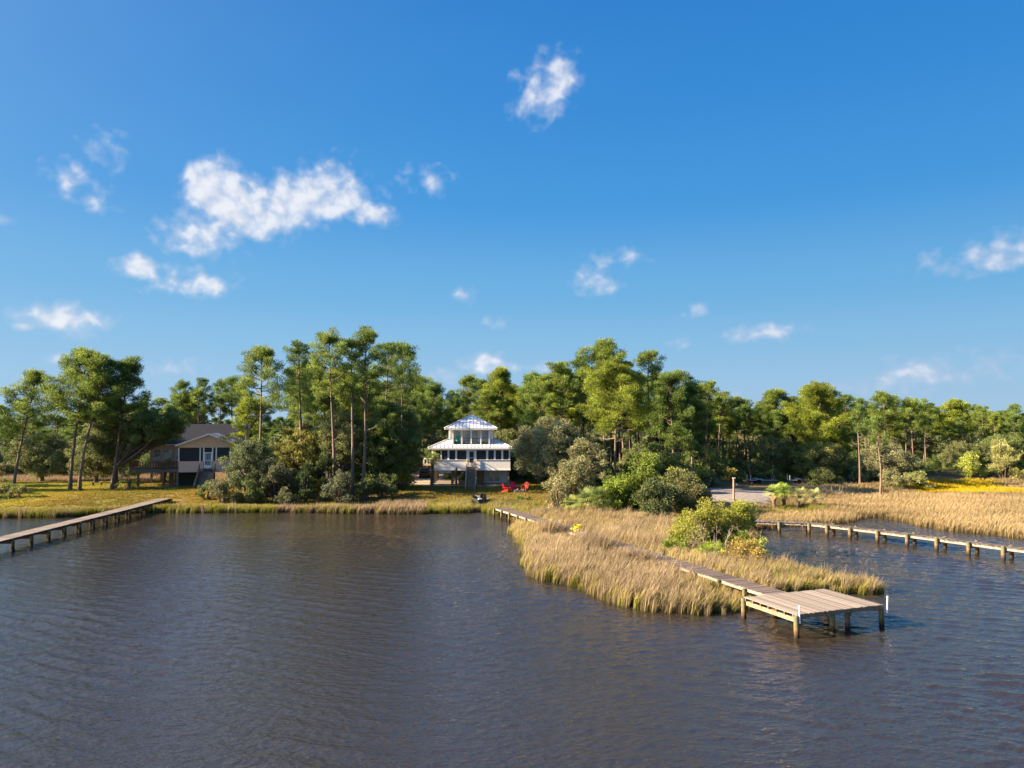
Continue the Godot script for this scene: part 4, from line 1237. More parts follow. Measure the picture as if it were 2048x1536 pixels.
func small_things() -> void:
	var pit := on(0.95, -98.4)
	var spots := []
	for k in 12:
		spots.append(Vector3(cos(TAU * k / 12.0) * 0.62, 0.09, sin(TAU * k / 12.0) * 0.62))
		if k % 2 == 0: spots.append(Vector3(cos(TAU * k / 12.0 + 0.2) * 0.6, 0.26, sin(TAU * k / 12.0 + 0.2) * 0.6))
	ring_stones("fire_pit", "round grey stone fire pit in front of the red chairs", "fire pit", pit, spots, 0.32, 61, Color(0.30, 0.30, 0.31))
	chair(on(-0.75, -98.9), 1.15, "red chair left of the fire pit, turned to it", M.red)
	chair(on(0.2, -100.2), 0.35, "crimson middle chair behind the fire pit", M.crimson)
	chair(on(1.75, -99.7), -0.55, "bright coral red chair right of the fire pit", M.coral)
	skiff(on(-4.05, -92.6, 0.02), 0.32)
	car(on(-14.6, -124.0), 0.1)
	post_with_lamp()
	var stone_spots := []
	rng.seed = 71
	for k in 46:
		var a := TAU * k / 46.0
		stone_spots.append(Vector3(cos(a) * 3.0, 0.04, sin(a) * 0.55 + 0.25 * sin(a * 3.0)))
	ring_stones("stone_border", "long border of pale stones under the white house's left stair side", "border", on(-8.4, -106.6), stone_spots, 0.3, 72, Color(0.52, 0.45, 0.40))
	var s2 := []
	for k in 16:
		s2.append(Vector3(cos(TAU * k / 16.0) * 1.0, 0.04, sin(TAU * k / 16.0) * 0.5))
	ring_stones("stone_border", "small ring of pale stones round the little palm", "border", on(-11.6, -106.7), s2, 0.3, 73, Color(0.52, 0.45, 0.40))
	var s3 := []
	for k in 18:
		s3.append(Vector3(cos(TAU * k / 18.0) * 1.2, 0.04, sin(TAU * k / 18.0) * 0.45))
	ring_stones("stone_border", "short border of pale stones right of the front stair's foot", "border", on(-3.6, -104.9), s3, 0.3, 74, Color(0.52, 0.45, 0.40))
	# planter under the house
	var t := thing("planter", "brown wooden planter with a bushy plant beside the front stair", "planter", on(-7.2, -107.9))
	for k in 8:
		var a := TAU * k / 8.0
		barpart("stave", Vector3(cos(a) * 0.5, 0, sin(a) * 0.5), Vector3(cos(a) * 0.62, 0.85, sin(a) * 0.62), 0.44, 0.06, M.tan, t)
	var pl := bush(205, 0.9, 0.6, 14, Color(0.07, 0.10, 0.03), Color(0.12, 0.13, 0.04))
	part("plant_stems", pl[0], M.bark, t, Transform3D(Basis(), Vector3(0, 0.7, 0)))
	part("foliage", pl[1], M.oak, t, Transform3D(Basis(), Vector3(0, 0.7, 0)))
	# dead palm trunk
	rng.seed = 5
	var dp := Mb.new()
	var pts := []
	var rad := []
	var cols := []
	for i in 9:
		pts.append(Vector3(0.05 * sin(i * 0.9), i * 0.36 - 0.2, 0))
		rad.append(0.17 + 0.03 * (i % 2) + (0.05 if i == 8 else 0.0))
		cols.append(Color(0.33, 0.24, 0.17) * rr(0.8, 1.2))
	dp.tube(pts, rad, 9, cols)
	var o := part(numbered("dead_palm_trunk"), dp.mesh(), M.bark, self, Transform3D(Basis(), on(-8.1, -107.0)))
	tag(o, "bare brown palm trunk without leaves left of the front stair", "palm trunk")
	var pa := palm(411, 3.9, 22, 0.9, Color(0.10, 0.15, 0.035), Color(0.17, 0.2, 0.05), 5)
	place("palm", pa, M.oak, on(-11.6, -106.6), 0.0, "little palm standing before the white house's left front corner", "palm", "", Vector3.ONE, "fronds")
	# bench on the left lawn
	var bn := thing("bench", "low dark bench on the bright lawn behind the two straight trunks", "bench", on(-60.5, -108.0))
	boxpart("seat", Vector3(0, 0.42, 0), Vector3(1.5, 0.08, 0.4), M.dark_beam, bn)
	for s in [-1.0, 1.0]:
		boxpart("leg", Vector3(s * 0.6, 0.19, 0), Vector3(0.1, 0.4, 0.36), M.dark_beam, bn)
	# poles and stakes by the ramp
	for p in [[26.0, -106.8, 4.3, 0.0, 0.16, "tall pale wooden pole left of the sandy ramp", "wooden_pole"], [36.4, -112.0, 2.9, -0.22, 0.06, "leaning pale stake by the trailers, tilted left", "stake"], [39.3, -112.5, 2.8, 0.17, 0.06, "leaning pale stake by the trailers, tilted right", "stake"], [62.2, -92.5, 1.1, 0.0, 0.05, "lone pale stake standing in the right marsh", "stake"]]:
		var b := Mb.new()
		b.tube([Vector3(0, -0.4, 0), Vector3(p[3] * p[2], p[2], 0)], [p[4], p[4] * 0.8], 8, same(Color.WHITE, 1))
		var q := part(numbered(p[6]), b.mesh(), M.post_wood, self, Transform3D(Basis(), on(p[0], p[1])))
		tag(q, p[5], "pole")
	trailer(on(37.6, -112.6), 0.05, "empty trailer between the two leaning stakes", 1.0)
	trailer(on(43.5, -112.0), -0.1, "empty trailer right of the leaning stakes, half behind a bush", -1.0)

# ---------- ground and water ----------
func steps_of(parts: Array) -> PackedFloat32Array:
	# parts: [from, to, step] in order
	var a := PackedFloat32Array()
	for p in parts:
		var n := int(ceil(absf(p[1] - p[0]) / p[2]))
		for i in n:
			a.append(lerpf(p[0], p[1], float(i) / n))
	a.append(parts[-1][1])
	return a

func sheet(xs: PackedFloat32Array, zs: PackedFloat32Array, pos: PackedVector3Array, nor: PackedVector3Array, col: PackedColorArray) -> ArrayMesh:
	var w := xs.size()
	var idx := PackedInt32Array()
	idx.resize((w - 1) * (zs.size() - 1) * 6)
	var q := 0
	for k in zs.size() - 1:
		for i in w - 1:
			# zs run from near (+z) to far (-z)
			var a := k * w + i
			idx[q] = a; idx[q + 1] = a + w; idx[q + 2] = a + w + 1
			idx[q + 3] = a; idx[q + 4] = a + w + 1; idx[q + 5] = a + 1
			q += 6
	var arr := []
	arr.resize(Mesh.ARRAY_MAX)
	arr[Mesh.ARRAY_VERTEX] = pos
	arr[Mesh.ARRAY_NORMAL] = nor
	if col.size(): arr[Mesh.ARRAY_COLOR] = col
	arr[Mesh.ARRAY_INDEX] = idx
	var m := ArrayMesh.new()
	m.add_surface_from_arrays(Mesh.PRIMITIVE_TRIANGLES, arr)
	return m

func ground() -> void:
	var xs := steps_of([[-3000, -400, 650], [-400, -128, 34], [-128, 160, 1.2], [160, 400, 30], [400, 3000, 650]])
	var zs := steps_of([[300, -20, 40], [-20, -36, 4], [-36, -130, 1.1], [-130, -198, 3.4], [-198, -400, 25], [-400, -3900, 500]])
	var pos := PackedVector3Array()
	var nor := PackedVector3Array()
	var col := PackedColorArray()
	for z in zs:
		for x in xs:
			var p := Vector2(x, z)
			var s := 0.0
			var l := 0.0
			var e := 0.0
			if x > GX0 and x < GX0 + GN - 2 and z > GZ0 and z < GZ0 + GM - 2:
				s = look(g_s, x, z); l = look(g_l, x, z); e = look(g_e, x, z)
			else:
				s = shore(p); l = low(p); e = level(p, s, l)
			pos.append(Vector3(x, e, z))
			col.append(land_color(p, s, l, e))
			nor.append(Vector3.UP)
	var w := xs.size()
	for k in range(1, zs.size() - 1):
		for i in range(1, w - 1):
			var a := pos[k * w + i + 1] - pos[k * w + i - 1]
			var b := pos[(k + 1) * w + i] - pos[(k - 1) * w + i]
			nor[k * w + i] = a.cross(b).normalized()
	var n0 := nor[(zs.size() / 2) * w + w / 2]
	if n0.y < 0.0:
		for i in nor.size():
			if nor[i].y < 0.0: nor[i] = -nor[i]
	struct("ground", sheet(xs, zs, pos, nor, col), M.ground)

func patch(called: String, poly: PackedVector2Array, m: Material, up: float) -> void:
	# a thin sheet that follows the ground inside an outline with a ragged edge
	var b := Mb.new()
	var st := 0.7
	var lo := poly[0]
	var hi := poly[0]
	for p in poly:
		lo = lo.min(p); hi = hi.max(p)
	var nx := int((hi.x - lo.x) / st)
	var nzz := int((hi.y - lo.y) / st)
	for k in nzz:
		for i in nx:
			var c := lo + Vector2((i + 0.5) * st, (k + 0.5) * st)
			if sd(c, poly) + nz2.get_noise_2d(c.x * 30.0, c.y * 30.0) * 1.1 < 0.0:
				continue
			var q := []
			for o in [Vector2(0, 0), Vector2(1, 0), Vector2(1, 1), Vector2(0, 1)]:
				var p: Vector2 = lo + (Vector2(i, k) + o) * st
				q.append(Vector3(p.x, eh(p.x, p.y) + up, p.y))
			b.quad(q[0], q[1], q[2], q[3], Color.WHITE)
	struct(called, b.mesh(), m)

func water() -> void:
	rng.seed = 2024
	var waves := []
	for k in 16:
		var lam := 0.4 * pow(4.2, rng.randf())
		var dir := deg_to_rad(74.0 + rng.randfn() * 13.0)
		if k > 11: dir = deg_to_rad(108.0 + rng.randfn() * 14.0)
		var kk := TAU / lam
		waves.append([cos(dir) * kk, -sin(dir) * kk, rr(0, TAU), (0.09 if lam < 1.0 else 0.125) / kk * rr(0.5, 1.4), lam])
	var xs := steps_of([[-3000, -300, 540], [-300, -70, 23], [-70, -44, 0.45], [-44, 46, 0.12], [46, 70, 0.45], [70, 300, 23], [300, 3000, 540]])
	var zs := steps_of([[300, -8, 22], [-8, -15, 0.5], [-15, -34, 0.085], [-34, -50, 0.13], [-50, -66, 0.2], [-66, -92, 0.4], [-92, -160, 17], [-160, -600, 110]])
	var pos := PackedVector3Array()
	var nor := PackedVector3Array()
	var slow := FastNoiseLite.new()
	slow.seed = 8
	slow.frequency = 0.035
	var ph := FastNoiseLite.new()
	ph.seed = 19
	ph.frequency = 0.06
	for z in zs:
		var edge: bool = z > -8.2 or z < -92.0
		for x in xs:
			if edge or x < -75.0 or x > 75.0 or absf(x) > 0.78 * -z + 6.0:
				pos.append(Vector3(x, 0, z)); nor.append(Vector3.UP)
				continue
			var y := 0.0
			var sx := 0.0
			var sz := 0.0
			var calm := clampf(0.85 + 0.85 * slow.get_noise_2d(x, z * 0.6), 0.3, 1.4)
			var shift := ph.get_noise_2d(x, z) * 3.6
			var cell := 0.13 if z > -50.0 else (0.22 if z > -66.0 else 0.42)
			calm *= lerpf(1.0, 0.42, smoothstep(-40.0, -66.0, z) * (1.0 - smoothstep(12.0, 26.0, x)))
			for q in waves:
				if q[4] < cell * 2.6: continue
				var a: float = q[0] * x + q[1] * z + q[2] + shift
				var ex := exp(1.3 * (sin(a) - 1.0))  # peaked crests between broad troughs
				var c := cos(a) * ex * 1.3
				y += q[3] * (ex - 0.35)
				sx += q[3] * q[0] * c
				sz += q[3] * q[1] * c
			pos.append(Vector3(x, y * calm, z))
			nor.append(Vector3(-sx * calm, 1.0, -sz * calm).normalized())
	struct("water", sheet(xs, zs, pos, nor, PackedColorArray()), water_material())

# ---------- trees ----------
# x, z, height, crown radius, crown base, lean, how closed, foliage, label
const PINES := [
	[-67.3, -100, 15.5, 4.0, 0.4, 2.5, 0.7, "pine", "leaning pine nearest the left edge of the shore lawn"],
	[-60.24, -101, 18.5, 5.0, 0.46, 1.8, 0.78, "pine", "left one of two straight-trunked pines on the bright lawn"],
	[-57.71, -99, 17.6, 4.3, 0.5, 2.5, 0.78, "pine", "right one of two straight-trunked pines on the bright lawn"],
	[-55.18, -102, 17.5, 3.9, 0.42, 2.2, 1.0, "pine_dark", "dark pine leaning right among the oak beside the raised deck"],
	[-33.1, -97, 18.8, 3.9, 0.56, 0.2, 0.62, "pine", "open-crowned pine right of the pinkish house's porch"],
	[-36.2, -100, 12.4, 3.0, 0.34, 0.3, 1.0, "pine_yellow", "young yellow-green pine hiding the right end of the pinkish house's roof"],
	[-28.42, -99, 19.8, 3.3, 0.6, -0.2, 0.6, "pine_dark", "thin-crowned pine between the porch pine and the tallest clump"],
	[-26.2, -102, 12.6, 3.0, 0.34, 0.4, 1.0, "pine", "mid-height green pine in the left half of the shore clump"],
	[-21.6, -101, 13.4, 3.0, 0.36, -0.3, 1.0, "pine_yellow", "mid-height yellow-green pine behind the shore clump's bare trunks"],
	[-17.6, -99, 11.6, 2.8, 0.36, 0.3, 1.0, "pine", "lower pine beside the big dark live oak"],
	[-22.66, -94, 20.7, 3.6, 0.58, -0.6, 0.68, "pine", "leftmost of the tallest pines in the shore clump"],
	[-20.52, -95, 20.0, 3.1, 0.64, -0.2, 0.62, "pine", "slim pine between the two tallest pines of the shore clump"],
	[-19.23, -95, 21.1, 3.5, 0.62, 0.5, 0.7, "pine", "tallest pine of the shore clump, with bare forked trunk"],
	[-18.72, -108, 20.8, 3.4, 0.62, 0.4, 0.6, "pine_dark", "dark pine behind the tallest pine of the shore clump"],
	[-16.76, -112, 20.8, 4.3, 0.58, 0.1, 0.58, "pine_dark", "wide open-crowned dark pine at the clump's side towards the white house"],
	[-7.68, -135, 17.5, 3.4, 0.46, -0.2, 1.0, "pine", "pine rising behind the white house's roof, left of the peak"],
	[-2.11, -130, 18.2, 4.5, 0.35, 0.2, 1.1, "pine_yellow", "broad bright pine behind the white house's right roof half"],
	[4.09, -112, 15.2, 3.6, 0.49, 0.6, 1.0, "pine", "pine with pale trunk above the grey-green oak"],
	[7.67, -118, 17.8, 3.4, 0.46, 0.4, 1.1, "pine_yellow", "yellow-green pine left of the tall right-hand group"],
	[10.69, -112, 18.9, 3.2, 0.58, -0.3, 1.0, "pine_dark", "dark shouldered pine at the left of the tall right-hand group"],
	[14.26, -112, 20.5, 5.6, 0.62, -0.4, 0.85, "pine", "highest dome-crowned pine of the right-hand group"],
	[20.99, -114, 19.9, 3.6, 0.74, 0.5, 0.7, "pine", "umbrella-shaped pine at the top right of the right-hand group"],
	[13.4, -97, 15.5, 6.2, 0.47, 0.5, 0.72, "pine_yellow", "broad bright pine in front of the group, with bare forked limbs"],
	[23.47, -108, 15.6, 3.9, 0.34, -0.2, 1.1, "pine_dark", "dark pine on the right flank of the right-hand group"],
	[28.35, -116, 14.9, 3.7, 0.34, 0.1, 1.1, "pine_dark", "lower dark pine where the group slopes to the treeline"],
	[35.88, -128, 13.7, 3.5, 0.64, 0.3, 1.0, "pine", "flat-topped pine behind the sandy ramp"],
	[45.15, -128, 14.0, 4.3, 0.46, 0.4, 1.1, "pine", "rounded pine behind the trailers"],
	[50.46, -121, 14.4, 5.8, 0.3, 0.2, 1.1, "pine_yellow", "biggest bright pine of the treeline, behind the palmettos"],
	[51.5, -109.6, 11.2, 1.5, 0.62, 0.0, 0.9, "pine_dark", "left of two slender dark pines at the marsh edge"],
	[48.78, -98.3, 10.9, 1.7, 0.60, 0.0, 0.9, "pine_dark", "right of two slender dark pines at the marsh edge"],
	[70.71, -140, 14.1, 4.0, 0.55, 0.1, 1.0, "pine", "layered pine standing above the treeline over the right marsh"],
	[83.88, -150, 13.1, 3.5, 0.5, 0.1, 1.0, "pine", "umbrella pine in the far treeline above the yellow flowers"],
	[89.47, -150, 12.7, 4.6, 0.46, 0.3, 1.1, "pine_yellow", "wide bright pine in the far treeline behind the tall cedar shrub"],
	[56.81, -126, 13.3, 3.2, 0.48, 0.2, 1.0, "pine_dark", "dark pine at the right of the biggest bright treeline pine"],
	[-70.39, -158, 18.2, 3.2, 0.58, -0.4, 0.8, "pine_dark", "leftmost slim pine against the sky behind the pinkish house"],
	[-66.73, -160, 18.6, 2.9, 0.58, -0.3, 0.8, "pine_dark", "second slim pine against the sky behind the pinkish house"],
	[-65.24, -165, 18.5, 3.1, 0.58, -0.3, 0.8, "pine_dark", "third slim pine against the sky, over the shingle roof"],
	[-60.77, -160, 18.8, 3.5, 0.62, -0.1, 0.8, "pine_dark", "fourth slim pine against the sky, over the vent pipe"],
	[-13.76, -132, 15.7, 3.8, 0.44, -0.4, 1.0, "pine_dark", "pine at the back of the sandy drive"]]
const FOREST := [[-125, -72, -136, -176, 26, 12, 15.5, "pine in the wood behind the left marsh grass", "pines behind the left marsh grass"],
	[-84, -50, -152, -172, 11, 15, 18, "pine in the open row behind the pinkish house", "pines in the row behind the pinkish house"],
	[-38, -17, -112, -165, 34, 14, 18.5, "pine in the wood between the two houses", "pines between the two houses"],
	[-13, 10, -126, -170, 28, 14, 17.5, "pine in the dense wood behind the white house", "pines behind the white house"],
	[5, 32, -110, -150, 32, 13, 18, "pine in the crowded right-hand group", "pines of the right-hand group"],
	[30, 62, -124, -170, 44, 10.5, 13.8, "pine in the wood behind the sandy ramp", "pines behind the sandy ramp"],
	[58, 128, -138, -185, 64, 10, 13.2, "pine in the long treeline behind the right marsh", "pines behind the right marsh"],
	[-110, -76, -92, -122, 12, 13, 17, "pine on the shore beyond the leaning left pine", "pines on the far left shore"]]
const SHRUBS := [[-36, -15, -94, -116, 16, 1.6, 3.6, "bushy shrub under the shore clump's pines", "shrubs under the shore clump"],
	[-14, 8, -121, -140, 14, 1.5, 3.5, "bushy shrub in the wood's edge behind the white house", "shrubs behind the white house"],
	[6, 30, -90, -122, 34, 1.5, 4.0, "bushy shrub under the right-hand pine group", "shrubs under the right-hand group"],
	[34, 60, -114, -134, 36, 1.2, 3.2, "bushy shrub along the wood's edge behind the ramp", "shrubs behind the ramp"],
	[54, 118, -119, -146, 56, 1.0, 3.0, "bushy shrub between the right marsh and the treeline", "shrubs behind the right marsh"],
	[-112, -68, -132, -150, 20, 1.5, 4.0, "bushy shrub at the wood's edge behind the left marsh", "shrubs behind the left marsh"]]

func row_of(z: float, near: float, far: float) -> String:
	var t := (absf(z) - absf(near)) / (absf(far) - absf(near))
	return ", front row" if t < 0.33 else (", back row" if t > 0.67 else ", middle row")

func clear_of(x: float, z: float, used: Array, gap: float) -> bool:
	var p := Vector2(x, z)
	if sd(p, drive_poly) > -1.0 or sd(p, ramp_poly) > -1.2: return false
	if x > -13.0 and x < 1.5 and z > -121.0 and z < -92.0: return false
	if x > -55.0 and x < -34.0 and z > -122.0: return false
	if x > -72.0 and x < -36.0 and z > -130.0: return false
	if look(g_s, x, z) < 2.5 or (look(g_l, x, z) > 0.5 and z > -118.0): return false
	for q in used:
		if (q - p).length_squared() < gap * gap: return false
	return true

func woods() -> void:
	var used := []
	var i := 0
	for p in PINES:
		used.append(Vector2(p[0], p[1]))
		var bare := 3 if p[8].contains("bare") or p[8].contains("forked") else 0
		var m := pine(1000 + i, p[2], p[3], p[4], Vector3(p[5], 0, 0.4 * sin(i * 2.0)), p[6], bare, bare)
		place("pine_tree", m, M[p[7]], on(p[0], p[1]), 0.0, p[8], "pine tree")
		i += 1
	# the rest of the wood from eleven shapes
	var shapes := []
	for k in 11:
		shapes.append([pine(2000 + k, 16.0, [3.0, 3.8, 3.3, 4.2, 2.7, 3.5, 4.0, 3.1, 2.5, 3.6, 3.9][k], [0.6, 0.5, 0.64, 0.56, 0.68, 0.45, 0.6, 0.58, 0.66, 0.5, 0.56][k], Vector3(sin(k * 1.7), 0, cos(k * 2.3)) * 0.8, 0.95, 1), k])
	rng.seed = 4141
	for f in FOREST:
		var made := 0
		var tries := 0
		while made < f[4] and tries < 3000:
			tries += 1
			var x := rr(f[0], f[1])
			var z := rr(f[3], f[2])
			if not clear_of(x, z, used, 2.3): continue
			used.append(Vector2(x, z))
			var h: float = rr(f[5], f[6]) - (1.6 if rng.randf() < 0.3 else 0.0)
			var s := h / 16.0
			var wide := s * rr(0.85, 1.15)
			var which := rng.randi() % 11
			var fol: StandardMaterial3D = M[["pine", "pine", "pine_yellow", "pine_dark"][rng.randi() % 4]]
			var tone: String = "yellow-green " if fol == M.pine_yellow else ("dark green " if fol == M.pine_dark else "mid-green ")
			var tall: float = (h - f[5]) / (f[6] - f[5])
			var size: String = "tall " if tall > 0.62 else ("short " if tall < 0.15 else "middle-sized ")
			var row: String = row_of(z, f[2], f[3])
			place("pine_tree", shapes[which][0], fol, on(x, z), rr(0, TAU), size + tone + f[7] + row, "pine tree", f[8], Vector3(wide, s, wide))
			made += 1
	# oaks
	var oa := Color(0.062, 0.078, 0.028)
	var ob := Color(0.135, 0.145, 0.062)
	var da := Color(0.045, 0.068, 0.024)
	var db := Color(0.105, 0.135, 0.040)
	var ga := Color(0.085, 0.092, 0.045)
	var gb := Color(0.165, 0.165, 0.088)
	for o in [[-57.3, -107, 11.8, 5.2, 150, da, ob, 0.28, "spreading oak between the leaning dark pine and the raised deck"],
		[-55.4, -103.2, 12.4, 4.3, 130, da, db, 0.46, "dark oak leaning over the raised deck's railing", 7.6],
		[-16.2, -100.5, 13.2, 4.3, 190, da, db, 0.12, "big dark live oak at the clump's side towards the sandy drive"],
		[5.3, -101.5, 10.6, 5.1, 210, ga, gb, 0.14, "large grey-green live oak right of the white house"],
		[9.4, -95.5, 7.6, 3.2, 90, ga, gb, 0.1, "smaller grey-green oak leaning towards the boardwalk's start"],
		[-33.2, -94.5, 7.8, 3.4, 120, Color(0.045, 0.062, 0.03), Color(0.095, 0.115, 0.055), 0.05, "grey-green oak hiding the right end of the pinkish house"],
		[-22.6, -98.5, 12.0, 3.7, 120, oa, ob, 0.3, "mid-height oak behind the trunks of the shore clump"],
		[-28.9, -100.5, 9.6, 3.9, 120, oa, Color(0.22, 0.20, 0.05), 0.2, "yellowish oak at the left of the shore clump"],
		[-63.5, -113, 8.2, 4.6, 90, oa, ob, 0.12, "yellow-green oak behind the two straight trunks"],
		[-75, -118, 9.0, 5.0, 90, oa, ob, 0.15, "oak at the far left behind the leaning pine"],
		[-1.5, -123, 9.5, 4.2, 90, oa, ob, 0.15, "oak in the shade right behind the white house"],
		[-20, -124, 9.0, 4.5, 90, da, db, 0.1, "dark oak at the left side of the sandy drive"],
		[58, -114.5, 6.4, 4.0, 90, ga, gb, 0.1, "grey oak with pale limbs behind the two slender pines"],
		[48.5, -116.5, 6.5, 4.2, 90, oa, Color(0.17, 0.16, 0.045), 0.05, "yellowish oak right of the trailers"],
		[20, -103, 7.0, 4.0, 90, da, db, 0.05, "dark oak under the right flank of the right-hand group"],
		[28, -110, 6.5, 4.0, 80, da, db, 0.05, "dark low oak left of the ramp's tall pole"]]:
		var m := oak(int(o[0] * 10.0) + 5000, o[2], o[3], o[4], o[5], o[6], o[7], o[9] if o.size() > 9 else 0.0)
		used.append(Vector2(o[0], o[1]))
		place("oak_tree", m, M.oak, on(o[0], o[1]), 0.0, o[8], "oak tree")
	var oaks := []
	for k in 4:
		oaks.append(oak(5500 + k, 8.0, 4.2, 80, [oa, da, da, oa][k], [ob, db, ob, db][k], 0.08))
	rng.seed = 88
	for f in [[-34, -18, -104, -150, 7, "oak in the undergrowth between the two houses", "oaks between the houses"], [4, 32, -108, -140, 9, "oak in the undergrowth of the right-hand group", "oaks of the right-hand group"], [30, 62, -122, -150, 12, "oak in the undergrowth behind the ramp", "oaks behind the ramp"], [60, 122, -132, -165, 18, "oak in the undergrowth of the right treeline", "oaks of the right treeline"], [-120, -70, -134, -160, 12, "oak in the undergrowth behind the left marsh", "oaks behind the left marsh"], [-12, 6, -126, -150, 6, "oak in the undergrowth behind the white house", "oaks behind the white house"]]:
		var made := 0
		var tries := 0
		while made < f[4] and tries < 2000:
			tries += 1
			var x := rr(f[0], f[1])
			var z := rr(f[3], f[2])
			if not clear_of(x, z, used, 1.6): continue
			var s := rr(0.6, 1.05)
			var which := rng.randi() % 4
			var tone: String = ("big " if s > 0.9 else ("small " if s < 0.75 else "")) + ("olive " if which == 0 or which == 3 else "dark ")
			place("oak_tree", oaks[which], M.oak, on(x, z), rr(0, TAU), tone + f[5] + row_of(z, f[2], f[3]), "oak tree", f[6], Vector3.ONE * s)
			made += 1
	# shrubs
	var kinds := []
	for k in 6:
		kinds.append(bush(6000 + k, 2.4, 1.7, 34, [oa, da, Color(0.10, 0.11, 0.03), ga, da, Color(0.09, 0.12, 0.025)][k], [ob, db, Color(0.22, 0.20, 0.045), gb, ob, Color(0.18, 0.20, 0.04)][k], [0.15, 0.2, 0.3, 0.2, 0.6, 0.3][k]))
	rng.seed = 99
	for f in SHRUBS:
		var made := 0
		var tries := 0
		while made < f[4] and tries < 2000:
			tries += 1
			var x := rr(f[0], f[1])
			var z := rr(f[3], f[2])
			if not clear_of(x, z, used, 1.2): continue
			var hh := rr(f[5], f[6])
			var s: float = hh / 2.4
			var which: int = rng.randi() % 6 if f[0] < 50 else [2, 5, 3, 0, 2, 5][rng.randi() % 6]
			var tone: String = ["olive ", "dark ", "yellowish ", "grey-green ", "upright ", "bright green "][which]
			var size: String = "big " if hh > lerpf(f[5], f[6], 0.66) else ("small " if hh < lerpf(f[5], f[6], 0.33) else "")
			var row: String = row_of(z, f[2], f[3])
			place("shrub", kinds[which], M.oak, on(x, z), rr(0, TAU), size + tone + f[7] + row, "shrub", f[8], Vector3(s * rr(0.9, 1.4), s, s * rr(0.9, 1.4)), "foliage")
			made += 1
	# what lies beyond: too far to tell the trees apart
	rng.seed = 313
	var crowns := []
	var tints := []
	for k in 700:
		var z := -rr(190.0, 420.0)
		var x := rr(-0.85, 0.85) * -z
		if x < -0.22 * -z and z > -340.0: continue
		var s := rr(0.62, 0.85)
		crowns.append(Transform3D(Basis(Vector3.UP, rr(0, TAU)).scaled(Vector3(s, s, s)), Vector3(x, 1.15, z)))
		tints.append(Color.WHITE * rr(0.75, 1.05))
	var under := []
	var shade := []
	for k in 1500:
		var z := -rr(120.0, 205.0)
		var x := rr(-0.86, 0.80) * -z
		if look(g_l, x, z) > 0.4 or sd(Vector2(x, z), drive_poly) > -1.5 or x > -72.0 and x < -36.0 and z > -140.0 or x > 30.0 and z > -128.0: continue
		if x > 54.0 and z > -134.0: continue
		var s := rr(0.6, 1.5) if x < 28.0 else rr(0.45, 1.0)
		under.append(Transform3D(Basis(Vector3.UP, rr(0, TAU)).scaled(Vector3(s * 1.3, s, s * 1.3)), on(x, z)))
		shade.append(Color.WHITE * rr(0.8, 1.3))
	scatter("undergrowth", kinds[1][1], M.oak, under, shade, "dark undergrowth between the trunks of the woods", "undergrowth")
	var far_bushes := []
	var far_tints := []
	for k in 1500:
		var z := -rr(195.0, 430.0)
		var x := rr(-0.86, 0.84) * -z
		var s := rr(1.5, 2.6)
		far_bushes.append(Transform3D(Basis(Vector3.UP, rr(0, TAU)).scaled(Vector3(s * 1.8, s, s * 1.8)), Vector3(x, 1.1, z)))
		far_tints.append(Color.WHITE * rr(0.6, 1.0))
	scatter("distant_undergrowth", kinds[4][1], M.oak, far_bushes, far_tints, "far dark undergrowth below the distant pines", "undergrowth")
	for k in 700:
		var z := -rr(205.0, 420.0)
		var x := -rr(0.1, 0.85) * -z
		var s := rr(0.3, 0.46)
		crowns.append(Transform3D(Basis(Vector3.UP, rr(0, TAU)).scaled(Vector3(s * 1.6, s, s * 1.6)), Vector3(x, 1.15, z)))
		tints.append(Color.WHITE * rr(0.75, 1.05))
	scatter("distant_forest", shapes[3][0][1], M.pine_dark, crowns, tints, "distant pine wood far behind the treeline", "forest")
	scatter("distant_trunks", shapes[3][0][0], M.bark, crowns, tints, "trunks of the distant pine wood", "forest")

